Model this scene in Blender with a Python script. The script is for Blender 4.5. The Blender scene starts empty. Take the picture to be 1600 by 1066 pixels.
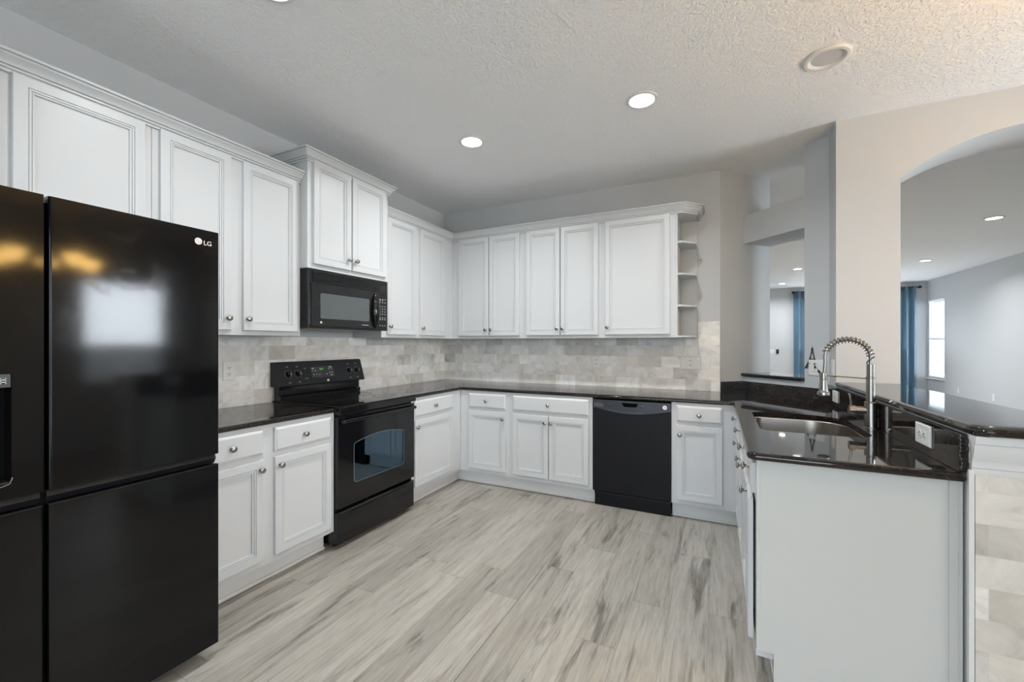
import bpy, bmesh, math, random
from mathutils import Vector, Matrix
random.seed(7)
SC = bpy.context.scene
COL = SC.collection
PI = math.pi
S2 = math.sqrt(.5)

# ------------------------------------------------------------------ camera
cam_d = bpy.data.cameras.new('camera')
cam = bpy.data.objects.new('camera', cam_d)
COL.objects.link(cam)
cam.location = (2.8439, -4.0278, 1.3281)
cam.rotation_euler = (PI / 2, 0, math.radians(26.0863))
cam_d.sensor_fit = 'HORIZONTAL'
cam_d.sensor_width = 36
cam_d.lens = 655.6 / 1600 * 36
cam_d.shift_y = 3.9 / 1600
cam_d.clip_start = .02
SC.camera = cam

# ------------------------------------------------------------------ colour management
SC.view_settings.view_transform = 'Standard'
SC.view_settings.look = 'None'
SC.view_settings.gamma = 1
SC.view_settings.use_curve_mapping = False
SC.view_settings.exposure = 0.47
SC.cycles.use_denoising = True
SC.cycles.max_bounces = 12
SC.cycles.diffuse_bounces = 6
SC.cycles.glossy_bounces = 5
SC.cycles.transparent_max_bounces = 12
SC.cycles.sample_clamp_indirect = 6.0
SC.cycles.caustics_reflective = False
SC.cycles.caustics_refractive = False

# ------------------------------------------------------------------ world: bright overcast sky over a darker ground
W = bpy.data.worlds.new('sky')
SC.world = W
W.use_nodes = True
wn = W.node_tree
wn.nodes.clear()
w_out = wn.nodes.new('ShaderNodeOutputWorld')
w_bg = wn.nodes.new('ShaderNodeBackground')
w_tc = wn.nodes.new('ShaderNodeTexCoord')
w_sep = wn.nodes.new('ShaderNodeSeparateXYZ')
w_rmp = wn.nodes.new('ShaderNodeValToRGB')
w_rmp.color_ramp.elements[0].position = .49
w_rmp.color_ramp.elements[0].color = (.40, .45, .47, 1)
w_rmp.color_ramp.elements[1].position = .52
w_rmp.color_ramp.elements[1].color = (.80, .90, 1.0, 1)
w_map = wn.nodes.new('ShaderNodeMapRange')
w_map.inputs['From Min'].default_value = -1
wn.links.new(w_tc.outputs['Generated'], w_sep.inputs[0])
wn.links.new(w_sep.outputs['Z'], w_map.inputs['Value'])
wn.links.new(w_map.outputs['Result'], w_rmp.inputs[0])
wn.links.new(w_rmp.outputs[0], w_bg.inputs[0])
w_bg.inputs[1].default_value = 5.0
wn.links.new(w_bg.outputs[0], w_out.inputs[0])

# ------------------------------------------------------------------ daylight through the windows and two added, unseen doors
DAY = (.86, .93, 1.0)


def area(name, loc, rot, sx, sy, watts, col):
    d = bpy.data.lights.new(name, 'AREA')
    d.shape = 'RECTANGLE'
    d.size, d.size_y = sx, sy
    d.energy = watts
    d.color = col
    o = bpy.data.objects.new(name, d)
    COL.objects.link(o)
    o.location = loc
    o.rotation_euler = rot
    return o


UPW = math.radians(45)     # tilts the door daylight panels upward to brighten the ceilings
area('daylight_patio_door', (2.6, -7.12, 1.25), (PI / 2 + UPW, 0, 0), 3.2, 2.2, 7, DAY)       # unseen door put in behind the camera for its daylight
area('daylight_nook_window', (6.12, -1.30, 1.72), (0, PI / 2, 0), .80, .86, 44, DAY)        # beside the breakfast nook
area('daylight_nook_slider', (6.14, -4.60, 1.20), (0, PI / 2 + UPW, 0), 2.2, 2.3, 15, DAY)     # unseen door added on the nook's side to brighten cabinets and ceiling
area('daylight_living_slider', (5.97, 10.16, 1.2), (-PI / 2 - UPW * 1.65, 0, 0), 2.0, 2.1, 42, DAY)   # far end of the living room
area('daylight_living_window', (7.72, 9.49, 1.46), (0, PI / 2, 0), 1.9, .85, 45, DAY)
LED = 12.8                 # watts of each recessed lamp
LEDC = (.955, .985, 1.0)

# ================================================================== materials
MATS = {}


def nodes(name):
    m = bpy.data.materials.new(name)
    m.use_nodes = True
    nt = m.node_tree
    return m, nt, nt.nodes['Principled BSDF']


def pmat(name, col, rough=.5, metal=0., spec=.5, bump=0., bscale=200., coat=0., emit=None, estr=0., aniso=0.):
    if name in MATS:
        return MATS[name]
    m, nt, b = nodes(name)
    b.inputs['Base Color'].default_value = (*col, 1)
    b.inputs['Roughness'].default_value = rough
    b.inputs['Metallic'].default_value = metal
    b.inputs['Specular IOR Level'].default_value = spec
    b.inputs['Coat Weight'].default_value = coat
    if emit:
        b.inputs['Emission Color'].default_value = (*emit, 1)
        b.inputs['Emission Strength'].default_value = estr
    tc = nt.nodes.new('ShaderNodeTexCoord')
    n = nt.nodes.new('ShaderNodeTexNoise')
    n.inputs['Scale'].default_value = bscale
    n.inputs['Detail'].default_value = 3
    nt.links.new(tc.outputs['Object'], n.inputs['Vector'])
    if bump:
        bp = nt.nodes.new('ShaderNodeBump')
        bp.inputs['Strength'].default_value = bump
        bp.inputs['Distance'].default_value = .004
        nt.links.new(n.outputs['Fac'], bp.inputs['Height'])
        nt.links.new(bp.outputs[0], b.inputs['Normal'])
    else:
        r = nt.nodes.new('ShaderNodeMapRange')
        r.inputs['To Min'].default_value = max(0, rough - .02)
        r.inputs['To Max'].default_value = min(1, rough + .02)
        nt.links.new(n.outputs['Fac'], r.inputs['Value'])
        nt.links.new(r.outputs[0], b.inputs['Roughness'])
    MATS[name] = m
    return m


def math_node(nt, op, a, b=None):
    n = nt.nodes.new('ShaderNodeMath')
    n.operation = op
    for i, v in enumerate((a, b)):
        if v is None:
            continue
        if isinstance(v, (int, float)):
            n.inputs[i].default_value = v
        else:
            nt.links.new(v, n.inputs[i])
    return n.outputs[0]


def ramp(nt, fac, stops):
    r = nt.nodes.new('ShaderNodeValToRGB')
    e = r.color_ramp.elements
    while len(e) < len(stops):
        e.new(.5)
    for el, (p, c) in zip(e, stops):
        el.position = p
        el.color = (*c, 1)
    nt.links.new(fac, r.inputs[0])
    return r.outputs[0]


def mixc(nt, mode, fac, a, b):
    n = nt.nodes.new('ShaderNodeMix')
    n.data_type = 'RGBA'
    n.blend_type = mode
    for sock, v in ((n.inputs[0], fac), (n.inputs[6], a), (n.inputs[7], b)):
        if isinstance(v, (int, float)):
            sock.default_value = v
        elif isinstance(v, tuple):
            sock.default_value = (*v, 1)
        else:
            nt.links.new(v, sock)
    return n.outputs[2]


def cells(nt, u, v, w, h, stagger):
    """running-bond cells: returns a random colour per cell and the distance to the cell's edge"""
    row = math_node(nt, 'FLOOR', math_node(nt, 'DIVIDE', v, h))
    wn_ = nt.nodes.new('ShaderNodeTexWhiteNoise')
    wn_.noise_dimensions = '1D'
    nt.links.new(row, wn_.inputs['W'])
    if stagger is None:
        off = math_node(nt, 'MULTIPLY', wn_.outputs['Value'], w)
    else:
        off = math_node(nt, 'MULTIPLY', math_node(nt, 'MODULO', row, 2.0), w * stagger)
    us = math_node(nt, 'DIVIDE', math_node(nt, 'ADD', u, off), w)
    colm = math_node(nt, 'FLOOR', us)
    cb = nt.nodes.new('ShaderNodeCombineXYZ')
    nt.links.new(row, cb.inputs[0])
    nt.links.new(colm, cb.inputs[1])
    rnd = nt.nodes.new('ShaderNodeTexWhiteNoise')
    rnd.noise_dimensions = '2D'
    nt.links.new(cb.outputs[0], rnd.inputs['Vector'])
    fu = math_node(nt, 'FRACT', us)
    fv = math_node(nt, 'FRACT', math_node(nt, 'DIVIDE', v, h))
    eu = math_node(nt, 'MULTIPLY', math_node(nt, 'MINIMUM', fu, math_node(nt, 'SUBTRACT', 1.0, fu)), w)
    ev = math_node(nt, 'MULTIPLY', math_node(nt, 'MINIMUM', fv, math_node(nt, 'SUBTRACT', 1.0, fv)), h)
    return rnd, math_node(nt, 'MINIMUM', eu, ev)


def floor_material():
    m, nt, b = nodes('grey_oak_plank')
    tc = nt.nodes.new('ShaderNodeTexCoord')
    sp = nt.nodes.new('ShaderNodeSeparateXYZ')
    nt.links.new(tc.outputs['Object'], sp.inputs[0])
    x, y = sp.outputs[0], sp.outputs[1]
    rnd, edge = cells(nt, y, math_node(nt, 'ADD', x, .043), 1.22, .178, None)
    sr = nt.nodes.new('ShaderNodeSeparateColor')
    nt.links.new(rnd.outputs['Color'], sr.inputs[0])
    # grain coordinates: stretched along the plank, shifted per plank
    def coords(sx, sy):
        c = nt.nodes.new('ShaderNodeCombineXYZ')
        nt.links.new(math_node(nt, 'ADD', math_node(nt, 'MULTIPLY', x, sx), math_node(nt, 'MULTIPLY', sr.outputs[0], 37.)), c.inputs[0])
        nt.links.new(math_node(nt, 'ADD', math_node(nt, 'MULTIPLY', y, sy), math_node(nt, 'MULTIPLY', sr.outputs[1], 53.)), c.inputs[1])
        nt.links.new(math_node(nt, 'MULTIPLY', sr.outputs[2], 19.), c.inputs[2])
        return c.outputs[0]
    def noise(vec, scale, detail, rough=.6, dist=0.):
        n = nt.nodes.new('ShaderNodeTexNoise')
        n.inputs['Scale'].default_value = scale
        n.inputs['Detail'].default_value = detail
        n.inputs['Roughness'].default_value = rough
        n.inputs['Distortion'].default_value = dist
        nt.links.new(vec, n.inputs['Vector'])
        return n.outputs['Fac']
    grain = noise(coords(30, 2.0), 1.6, 6, .70, .35)
    fine = noise(coords(110, 5.0), 1.6, 3, .7, .2)
    streak = noise(coords(14, .9), 1.3, 5, .62, .7)
    blotch = noise(coords(7.5, 1.15), 1.0, 4, .6, .9)
    # dark figure breaks up along the grain
    blotch = math_node(nt, 'ADD', blotch, math_node(nt, 'MULTIPLY', math_node(nt, 'SUBTRACT', grain, .5), .30))
    base = ramp(nt, rnd.outputs['Value'], [(0, (.312, .291, .257)), (.5, (.353, .331, .293)), (1, (.392, .369, .329))])
    base = mixc(nt, 'MULTIPLY', .7, base, ramp(nt, fine, [(.32, (.80, .79, .78)), (.50, (1.0, 1.0, 1.0)), (.66, (1.10, 1.10, 1.10))]))
    base = mixc(nt, 'MULTIPLY', .9, base, ramp(nt, grain, [(.28, (.62, .60, .59)), (.40, (.88, .875, .87)), (.52, (1.0, 1.0, 1.0)), (.70, (1.13, 1.13, 1.12))]))
    base = mixc(nt, 'MULTIPLY', .7, base, ramp(nt, streak, [(.30, (.76, .745, .745)), (.48, (1, 1, 1)), (.75, (1.07, 1.07, 1.065))]))
    base = mixc(nt, 'MULTIPLY', 1.0, base, ramp(nt, blotch, [(.24, (.36, .34, .335)), (.34, (.60, .585, .58)), (.42, (.95, .95, .95)), (.6, (1, 1, 1))]))
    # knots
    vo = nt.nodes.new('ShaderNodeTexVoronoi')
    vo.inputs['Scale'].default_value = 1.0
    nt.links.new(coords(5.6, 1.7), vo.inputs['Vector'])
    base = mixc(nt, 'MULTIPLY', .9, base, ramp(nt, vo.outputs['Distance'], [(0.0, (.24, .22, .21)), (.03, (.40, .38, .37)), (.07, (.95, .95, .95)), (.10, (.84, .84, .84)), (.125, (.99, .99, .99)), (.155, (.88, .88, .88)), (.20, (1, 1, 1))]))
    seam = math_node(nt, 'LESS_THAN', edge, .0011)
    base = mixc(nt, 'MULTIPLY', math_node(nt, 'MULTIPLY', seam, .55), base, (.25, .24, .23))
    # one joint has opened up along the middle of the room
    gap = math_node(nt, 'LESS_THAN', math_node(nt, 'ABSOLUTE', math_node(nt, 'SUBTRACT', x, 1.915)), .0016)
    gap = math_node(nt, 'MULTIPLY', gap, math_node(nt, 'LESS_THAN', y, -1.72))
    base = mixc(nt, 'MIX', math_node(nt, 'MULTIPLY', gap, .8), base, (.05, .045, .04))
    nt.links.new(base, b.inputs['Base Color'])
    b.inputs['Roughness'].default_value = .42
    b.inputs['Specular IOR Level'].default_value = .35
    bp = nt.nodes.new('ShaderNodeBump')
    bp.inputs['Strength'].default_value = .12
    bp.inputs['Distance'].default_value = .002
    nt.links.new(fine, bp.inputs['Height'])
    nt.links.new(bp.outputs[0], b.inputs['Normal'])
    return m


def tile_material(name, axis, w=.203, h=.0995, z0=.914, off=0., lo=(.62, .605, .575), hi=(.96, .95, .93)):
    m, nt, b = nodes(name)
    tc = nt.nodes.new('ShaderNodeTexCoord')
    sp = nt.nodes.new('ShaderNodeSeparateXYZ')
    nt.links.new(tc.outputs['Object'], sp.inputs[0])
    u = math_node(nt, 'ADD', sp.outputs[axis], 20.3 + off)
    v = math_node(nt, 'ADD', sp.outputs[2], 10 * h - z0)
    rnd, edge = cells(nt, u, v, w, h, .5)
    sr = nt.nodes.new('ShaderNodeSeparateColor')
    nt.links.new(rnd.outputs['Color'], sr.inputs[0])
    vec = nt.nodes.new('ShaderNodeVectorMath')
    vec.operation = 'MULTIPLY_ADD'
    vec.inputs[1].default_value = (30, 30, 30)
    nt.links.new(rnd.outputs['Color'], vec.inputs[0])
    nt.links.new(tc.outputs['Object'], vec.inputs[2])
    n = nt.nodes.new('ShaderNodeTexNoise')
    n.inputs['Scale'].default_value = 6.5
    n.inputs['Detail'].default_value = 8
    n.inputs['Roughness'].default_value = .62
    n.inputs['Distortion'].default_value = 1.1
    nt.links.new(vec.outputs[0], n.inputs['Vector'])
    mid = tuple((a + c) / 2 for a, c in zip(lo, hi))
    base = ramp(nt, rnd.outputs['Value'], [(0, lo), (.22, mid), (.8, tuple(.35 * a + .65 * c for a, c in zip(lo, hi))), (1, hi)])
    warm = mixc(nt, 'MULTIPLY', sr.outputs[1], base, (.96, .935, .90))
    vein = ramp(nt, n.outputs['Fac'], [(.30, (.66, .65, .635)), (.45, (.93, .925, .92)), (.54, (1.0, 1.0, 1.0)), (.68, (1.14, 1.14, 1.14))])
    base = mixc(nt, 'MULTIPLY', .85, warm, vein)
    grout = math_node(nt, 'LESS_THAN', edge, .0009)
    base = mixc(nt, 'MIX', math_node(nt, 'MULTIPLY', grout, .5), base, (.55, .54, .52))
    nt.links.new(base, b.inputs['Base Color'])
    b.inputs['Roughness'].default_value = .32
    b.inputs['Specular IOR Level'].default_value = .4
    bp = nt.nodes.new('ShaderNodeBump')
    bp.inputs['Strength'].default_value = .25
    bp.inputs['Distance'].default_value = .001
    nt.links.new(math_node(nt, 'GREATER_THAN', edge, .001), bp.inputs['Height'])
    nt.links.new(bp.outputs[0], b.inputs['Normal'])
    return m


def granite_material():
    m, nt, b = nodes('black_granite')
    tc = nt.nodes.new('ShaderNodeTexCoord')
    vo = nt.nodes.new('ShaderNodeTexVoronoi')
    vo.inputs['Scale'].default_value = 240
    nt.links.new(tc.outputs['Object'], vo.inputs['Vector'])
    n = nt.nodes.new('ShaderNodeTexNoise')
    n.inputs['Scale'].default_value = 70
    n.inputs['Detail'].default_value = 6
    n.inputs['Roughness'].default_value = .7
    nt.links.new(tc.outputs['Object'], n.inputs['Vector'])
    base = ramp(nt, n.outputs['Fac'], [(.42, (.006, .006, .006)), (.56, (.018, .014, .011)), (.68, (.060, .042, .028))])
    sc = nt.nodes.new('ShaderNodeSeparateColor')
    nt.links.new(vo.outputs['Color'], sc.inputs[0])
    fl = math_node(nt, 'MULTIPLY', math_node(nt, 'GREATER_THAN', sc.outputs[0], .965), math_node(nt, 'LESS_THAN', vo.outputs['Distance'], .35))
    base = mixc(nt, 'MIX', math_node(nt, 'MULTIPLY', fl, .7), base, (.16, .13, .10))
    nt.links.new(base, b.inputs['Base Color'])
    b.inputs['Roughness'].default_value = .04
    b.inputs['Specular IOR Level'].default_value = .62
    return m


def glass_material(name, tint=(1, 1, 1), sheen=(1, 1, 1), ior=1.45):
    m = bpy.data.materials.new(name)
    m.use_nodes = True
    nt = m.node_tree
    nt.nodes.clear()
    o = nt.nodes.new('ShaderNodeOutputMaterial')
    mx = nt.nodes.new('ShaderNodeMixShader')
    t = nt.nodes.new('ShaderNodeBsdfTransparent')
    t.inputs[0].default_value = (*tint, 1)
    g = nt.nodes.new('ShaderNodeBsdfGlossy')
    g.inputs['Roughness'].default_value = .02
    g.inputs[0].default_value = (*sheen, 1)
    f = nt.nodes.new('ShaderNodeFresnel')
    f.inputs[0].default_value = ior
    nt.links.new(f.outputs[0], mx.inputs[0])
    nt.links.new(t.outputs[0], mx.inputs[1])
    nt.links.new(g.outputs[0], mx.inputs[2])
    nt.links.new(mx.outputs[0], o.inputs[0])
    return m


def ceiling_material():
    m, nt, b = nodes('textured_ceiling_paint')
    b.inputs['Base Color'].default_value = (.90, .90, .905, 1)
    b.inputs['Roughness'].default_value = .9
    b.inputs['Specular IOR Level'].default_value = .1
    tc = nt.nodes.new('ShaderNodeTexCoord')
    n = nt.nodes.new('ShaderNodeTexNoise')
    n.inputs['Scale'].default_value = 75
    n.inputs['Detail'].default_value = 4
    n.inputs['Roughness'].default_value = .5
    nt.links.new(tc.outputs['Object'], n.inputs['Vector'])
    h = ramp(nt, n.outputs['Fac'], [(.42, (0, 0, 0)), (.56, (1, 1, 1))])
    bp = nt.nodes.new('ShaderNodeBump')
    bp.inputs['Strength'].default_value = .7
    bp.inputs['Distance'].default_value = .0042
    nt.links.new(h, bp.inputs['Height'])
    nt.links.new(bp.outputs[0], b.inputs['Normal'])
    return m


def curtain_material():
    m, nt, b = nodes('blue_curtain_cloth')
    b.inputs['Base Color'].default_value = (.10, .19, .27, 1)
    b.inputs['Roughness'].default_value = .45
    b.inputs['Sheen Weight'].default_value = .3
    tc = nt.nodes.new('ShaderNodeTexCoord')
    wv = nt.nodes.new('ShaderNodeTexWave')
    wv.inputs['Scale'].default_value = 300
    nt.links.new(tc.outputs['Object'], wv.inputs['Vector'])
    bp = nt.nodes.new('ShaderNodeBump')
    bp.inputs['Strength'].default_value = .05
    nt.links.new(wv.outputs['Fac'], bp.inputs['Height'])
    nt.links.new(bp.outputs[0], b.inputs['Normal'])
    return m


def blind_material():
    """thin white vinyl slat that lets some daylight through"""
    m, nt, b = nodes('white_blind_slat')
    b.inputs['Base Color'].default_value = (.82, .82, .82, 1)
    b.inputs['Roughness'].default_value = .5
    tl = nt.nodes.new('ShaderNodeBsdfTranslucent')
    tl.inputs[0].default_value = (.85, .88, .90, 1)
    mx = nt.nodes.new('ShaderNodeMixShader')
    mx.inputs[0].default_value = .6
    nt.links.new(b.outputs[0], mx.inputs[1])
    nt.links.new(tl.outputs[0], mx.inputs[2])
    nt.links.new(mx.outputs[0], nt.nodes['Material Output'].inputs[0])
    return m


def fridge_material():
    """satin black appliance steel with faint wipe marks"""
    m, nt, b = nodes('satin_black_appliance')
    b.inputs['Base Color'].default_value = (.0035, .0035, .004, 1)
    tc = nt.nodes.new('ShaderNodeTexCoord')
    n = nt.nodes.new('ShaderNodeTexNoise')
    n.inputs['Scale'].default_value = 6
    n.inputs['Detail'].default_value = 8
    n.inputs['Distortion'].default_value = 2
    nt.links.new(tc.outputs['Object'], n.inputs['Vector'])
    r = ramp(nt, n.outputs['Fac'], [(.4, (.080, .080, .080)), (.60, (.092, .092, .092)), (.70, (.13, .13, .13))])
    nt.links.new(r, b.inputs['Roughness'])
    b.inputs['Specular IOR Level'].default_value = .31
    return m


M = dict(
    wall=pmat('grey_wall_paint', (.560, .576, .592), .75, spec=.25, bump=.06, bscale=160),
    ceiling=ceiling_material(),
    floor=floor_material(),
    white=pmat('white_cabinet_paint', (.560, .570, .578), .36, spec=.4, bump=.015, bscale=90),
    trimw=pmat('white_trim_paint', (.66, .66, .65), .45, spec=.35, bump=.02, bscale=90),
    panel=pmat('white_end_panel_paint', (.525, .535, .515), .42, spec=.35, bump=.02, bscale=70),
    granite=granite_material(),
    tile_left=tile_material('marble_tile_left', 1),
    tile_back=tile_material('marble_tile_back', 0, off=.05),
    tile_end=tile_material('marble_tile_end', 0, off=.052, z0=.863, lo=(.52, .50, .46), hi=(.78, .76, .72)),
    nickel=pmat('brushed_nickel', (.36, .345, .32), .26, 1.0),
    steel=pmat('brushed_sink_steel', (.42, .40, .37), .27, 1.0, bump=.01, bscale=400),
    dark=pmat('dark_spring_steel', (.16, .15, .14), .35, 1.0),
    gloss=pmat('gloss_black_enamel', (.006, .006, .007), .10, spec=.5),
    satin=pmat('satin_black_plastic', (.011, .011, .013), .36, spec=.30),
    matte=pmat('matte_black_dishwasher', (.008, .008, .0095), .42, spec=.16),
    black=pmat('black_plastic', (.010, .010, .011), .28, spec=.45),
    ceram=pmat('black_ceramic_glass', (.004, .004, .004), .035, spec=.62),
    mwglass=pmat('grey_screened_glass', (.085, .095, .10), .16, spec=.5),
    ovglass=glass_material('tinted_oven_glass', (.55, .66, .72), (.50, .74, .98), 2.6),
    fridge=fridge_material(),
    void=pmat('dark_recess', (.003, .003, .003), .6, spec=.06),
    plate=pmat('white_outlet_plastic', (.78, .78, .75), .35),
    slot=pmat('outlet_slot_dark', (.03, .03, .03), .6),
    print_=pmat('pale_printed_marking', (.55, .56, .56), .5),
    silver=pmat('silver_badge', (.72, .68, .66), .35, .35),
    green=pmat('green_display_digits', (.05, .3, .05), .5, emit=(.25, .75, .15), estr=.45),
    lens=pmat('lit_light_lens', (1, 1, 1), .5, emit=(1.0, .975, .94), estr=12.0),
    dull=pmat('frosted_unlit_lens', (.52, .53, .55), .35),
    trim=pmat('light_trim_white', (.72, .72, .71), .4),
    curtain=curtain_material(),
    rod=pmat('black_rod_metal', (.01, .01, .01), .4, .3),
    blind=blind_material(),
    frame=pmat('white_window_vinyl', (.78, .78, .78), .4),
    glass=glass_material('clear_window_glass'),
    bulb=pmat('warm_lamp_glass', (1, .85, .6), .4, emit=(1.0, .60, .18), estr=33.0),
    bronze=pmat('dark_bronze', (.035, .025, .018), .4, .8),
    verdigris=pmat('dark_grey_green_metal', (.035, .045, .04), .5, .3),
    oveninner=pmat('oven_enamel_blue', (.16, .22, .28), .3, spec=.5),
)

# ================================================================== mesh building
def new_obj(name, me, mat, parent=None, loc=(0, 0, 0), rot=(0, 0, 0)):
    o = bpy.data.objects.new(name, me)
    COL.objects.link(o)
    if mat is not None:
        if len(me.materials) == 0:
            me.materials.append(mat)
    o.parent = parent
    o.location = loc
    o.rotation_euler = rot
    return o


class MB:
    """collects shapes into one mesh"""
    def __init__(self):
        self.bm = bmesh.new()

    def add(self, other, mat=None):
        me = bpy.data.meshes.new('tmp')
        other.to_mesh(me)
        other.free()
        if mat is not None:
            me.transform(mat)
        self.bm.from_mesh(me)
        bpy.data.meshes.remove(me)
        return self

    def box(self, x0, x1, y0, y1, z0, z1, bev=0., seg=2, mat=None):
        b = bmesh.new()
        bmesh.ops.create_cube(b, size=1)
        bmesh.ops.scale(b, vec=(abs(x1 - x0), abs(y1 - y0), abs(z1 - z0)), verts=b.verts)
        bmesh.ops.translate(b, vec=((x0 + x1) / 2, (y0 + y1) / 2, (z0 + z1) / 2), verts=b.verts)
        if bev:
            bmesh.ops.bevel(b, geom=b.edges[:], offset=bev, segments=seg, affect='EDGES', profile=.5)
        return self.add(b, mat)

    def prism(self, poly, z0, z1, bev=0., mat=None, seg=2):
        b = bmesh.new()
        bot = [b.verts.new((p[0], p[1], z0)) for p in poly]
        top = [b.verts.new((p[0], p[1], z1)) for p in poly]
        n = len(poly)
        b.faces.new(top)
        b.faces.new(bot[::-1])
        for i in range(n):
            j = (i + 1) % n
            b.faces.new((bot[i], bot[j], top[j], top[i]))
        bmesh.ops.recalc_face_normals(b, faces=b.faces[:])
        if bev:
            bmesh.ops.bevel(b, geom=b.edges[:], offset=bev, segments=seg, affect='EDGES', profile=.5)
        return self.add(b, mat)

    def rings(self, rings, cap0=True, cap1=True, closed=True, mat=None):
        """skin a list of vertex rings"""
        b = bmesh.new()
        rv = [[b.verts.new(p) for p in r] for r in rings]
        for a, c in zip(rv, rv[1:]):
            n = len(a)
            for i in range(n if closed else n - 1):
                j = (i + 1) % n
                b.faces.new((a[i], a[j], c[j], c[i]))
        if cap0:
            b.faces.new(rv[0][::-1])
        if cap1:
            b.faces.new(rv[-1])
        bmesh.ops.recalc_face_normals(b, faces=b.faces[:])
        return self.add(b, mat)

    def tube(self, pts, r, n=10, cap=True):
        pts = [Vector(p) for p in pts]
        rad = r if isinstance(r, (list, tuple)) else [r] * len(pts)
        rings = []
        up = None
        for i, p in enumerate(pts):
            t = (pts[min(i + 1, len(pts) - 1)] - pts[max(i - 1, 0)]).normalized()
            if up is None:
                up = Vector((0, 0, 1)) if abs(t.z) < .9 else Vector((1, 0, 0))
            s = t.cross(up).normalized()
            up = s.cross(t).normalized()
            rings.append([p + (s * math.cos(2 * PI * k / n) + up * math.sin(2 * PI * k / n)) * rad[i] for k in range(n)])
        return self.rings(rings, cap, cap)

    def lathe(self, prof, n=24, mat=None):
        """profile of (radius, height) about local z"""
        rings = [[(max(r, 1e-5) * math.cos(2 * PI * k / n), max(r, 1e-5) * math.sin(2 * PI * k / n), z) for k in range(n)] for r, z in prof]
        return self.rings(rings, True, True, True, mat)

    def front(self, w, h, loops, mat=None):
        """a raised rectangular front: loops of (inset, y), y negative is outward"""
        rings = [[(i, y, i), (w - i, y, i), (w - i, y, h - i), (i, y, h - i)] for i, y in loops]
        return self.rings(rings, True, True, True, mat)

    def sweep(self, path, prof, mat=None):
        """sweep a closed (out, up) profile along an xy path with mitred corners; out is to the right of travel"""
        rings = []
        for i, p in enumerate(path):
            p = Vector(p)
            d0 = (p - Vector(path[i - 1])).normalized() if i > 0 else None
            d1 = (Vector(path[i + 1]) - p).normalized() if i < len(path) - 1 else None
            if d0 is None:
                d0 = d1
            if d1 is None:
                d1 = d0
            n0 = Vector((d0.y, -d0.x))
            n1 = Vector((d1.y, -d1.x))
            m = (n0 + n1)
            m = m / (m.length_squared / 2) if m.length > 1e-6 else n0
            m = m.normalized() / max(.2, m.normalized().dot(n0))
            rings.append([(p.x + m.x * o, p.y + m.y * o, u) for o, u in prof])
        return self.rings(rings, True, True, True, mat)

    def build(self, name, mat, parent=None, loc=(0, 0, 0), rot=(0, 0, 0), smooth=35):
        me = bpy.data.meshes.new(name)
        self.bm.to_mesh(me)
        self.bm.free()
        if smooth:
            me.polygons.foreach_set('use_smooth', [True] * len(me.polygons))
            me.set_sharp_from_angle(angle=math.radians(smooth))
        o = new_obj(name, me, mat, parent, loc, rot)
        if smooth and smooth < 55:
            wm = o.modifiers.new('flat_faces', 'WEIGHTED_NORMAL')
            wm.keep_sharp = True
            wm.weight = 100
        return o


def tag(o, label, cat, group=None, kind=None):
    o['label'] = label
    o['category'] = cat
    if group:
        o['group'] = group
    if kind:
        o['kind'] = kind
    return o


def thing(name, label, cat, loc=(0, 0, 0), rz=0., group=None):
    o = bpy.data.objects.new(name, None)
    COL.objects.link(o)
    o.empty_display_size = .1
    o.location = loc
    o.rotation_euler = (0, 0, rz)
    return tag(o, label, cat, group)


def struct(o, label=None, cat=None):
    o['kind'] = 'structure'
    if label:
        o['label'] = label
    if cat:
        o['category'] = cat
    return o


def copy_tree(o, parent=None):
    c = o.copy()
    COL.objects.link(c)
    if parent:
        c.parent = parent
    for ch in list(o.children):
        copy_tree(ch, c)
    return c


def text_mesh(s, size, depth=.0006):
    """letters lying in local xz, facing -y, centred"""
    cu = bpy.data.curves.new('lettering', 'FONT')
    cu.body = s
    cu.size = size
    cu.extrude = depth
    cu.align_x = 'CENTER'
    cu.align_y = 'CENTER'
    cu.resolution_u = 3
    o = bpy.data.objects.new('lettering', cu)
    COL.objects.link(o)
    dg = bpy.context.evaluated_depsgraph_get()
    me = bpy.data.meshes.new_from_object(o.evaluated_get(dg))
    bpy.data.objects.remove(o)
    bpy.data.curves.remove(cu)
    me.transform(Matrix.Rotation(PI / 2, 4, 'X'))
    b = bmesh.new()
    b.from_mesh(me)
    bpy.data.meshes.remove(me)
    return b


def round_poly(pts, radii, n=6):
    out = []
    L = len(pts)
    for i, p in enumerate(pts):
        r = radii[i] if isinstance(radii, (list, tuple)) else radii
        if r <= 0:
            out.append(tuple(p))
            continue
        p = Vector(p)
        a = (Vector(pts[i - 1]) - p).normalized()
        c = (Vector(pts[(i + 1) % L]) - p).normalized()
        ang = a.angle(c)
        t = r / math.tan(ang / 2)
        ctr = p + (a + c).normalized() * (r / math.sin(ang / 2))
        s, e = p + a * t - ctr, p + c * t - ctr
        a0 = math.atan2(s.y, s.x)
        a1 = math.atan2(e.y, e.x)
        d = (a1 - a0 + PI) % (2 * PI) - PI
        for k in range(n + 1):
            th = a0 + d * k / n
            out.append((ctr.x + r * math.cos(th), ctr.y + r * math.sin(th)))
    return out


def offset_poly(pts, d):
    """inset a counter-clockwise polygon by d"""
    out = []
    L = len(pts)
    for i in range(L):
        p = Vector(pts[i])
        a = (p - Vector(pts[i - 1])).normalized()
        b = (Vector(pts[(i + 1) % L]) - p).normalized()
        na, nb = Vector((-a.y, a.x)), Vector((-b.y, b.x))
        m = (na + nb).normalized()
        out.append(tuple(p + m * (d / max(.3, m.dot(na)))))
    return out


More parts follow.
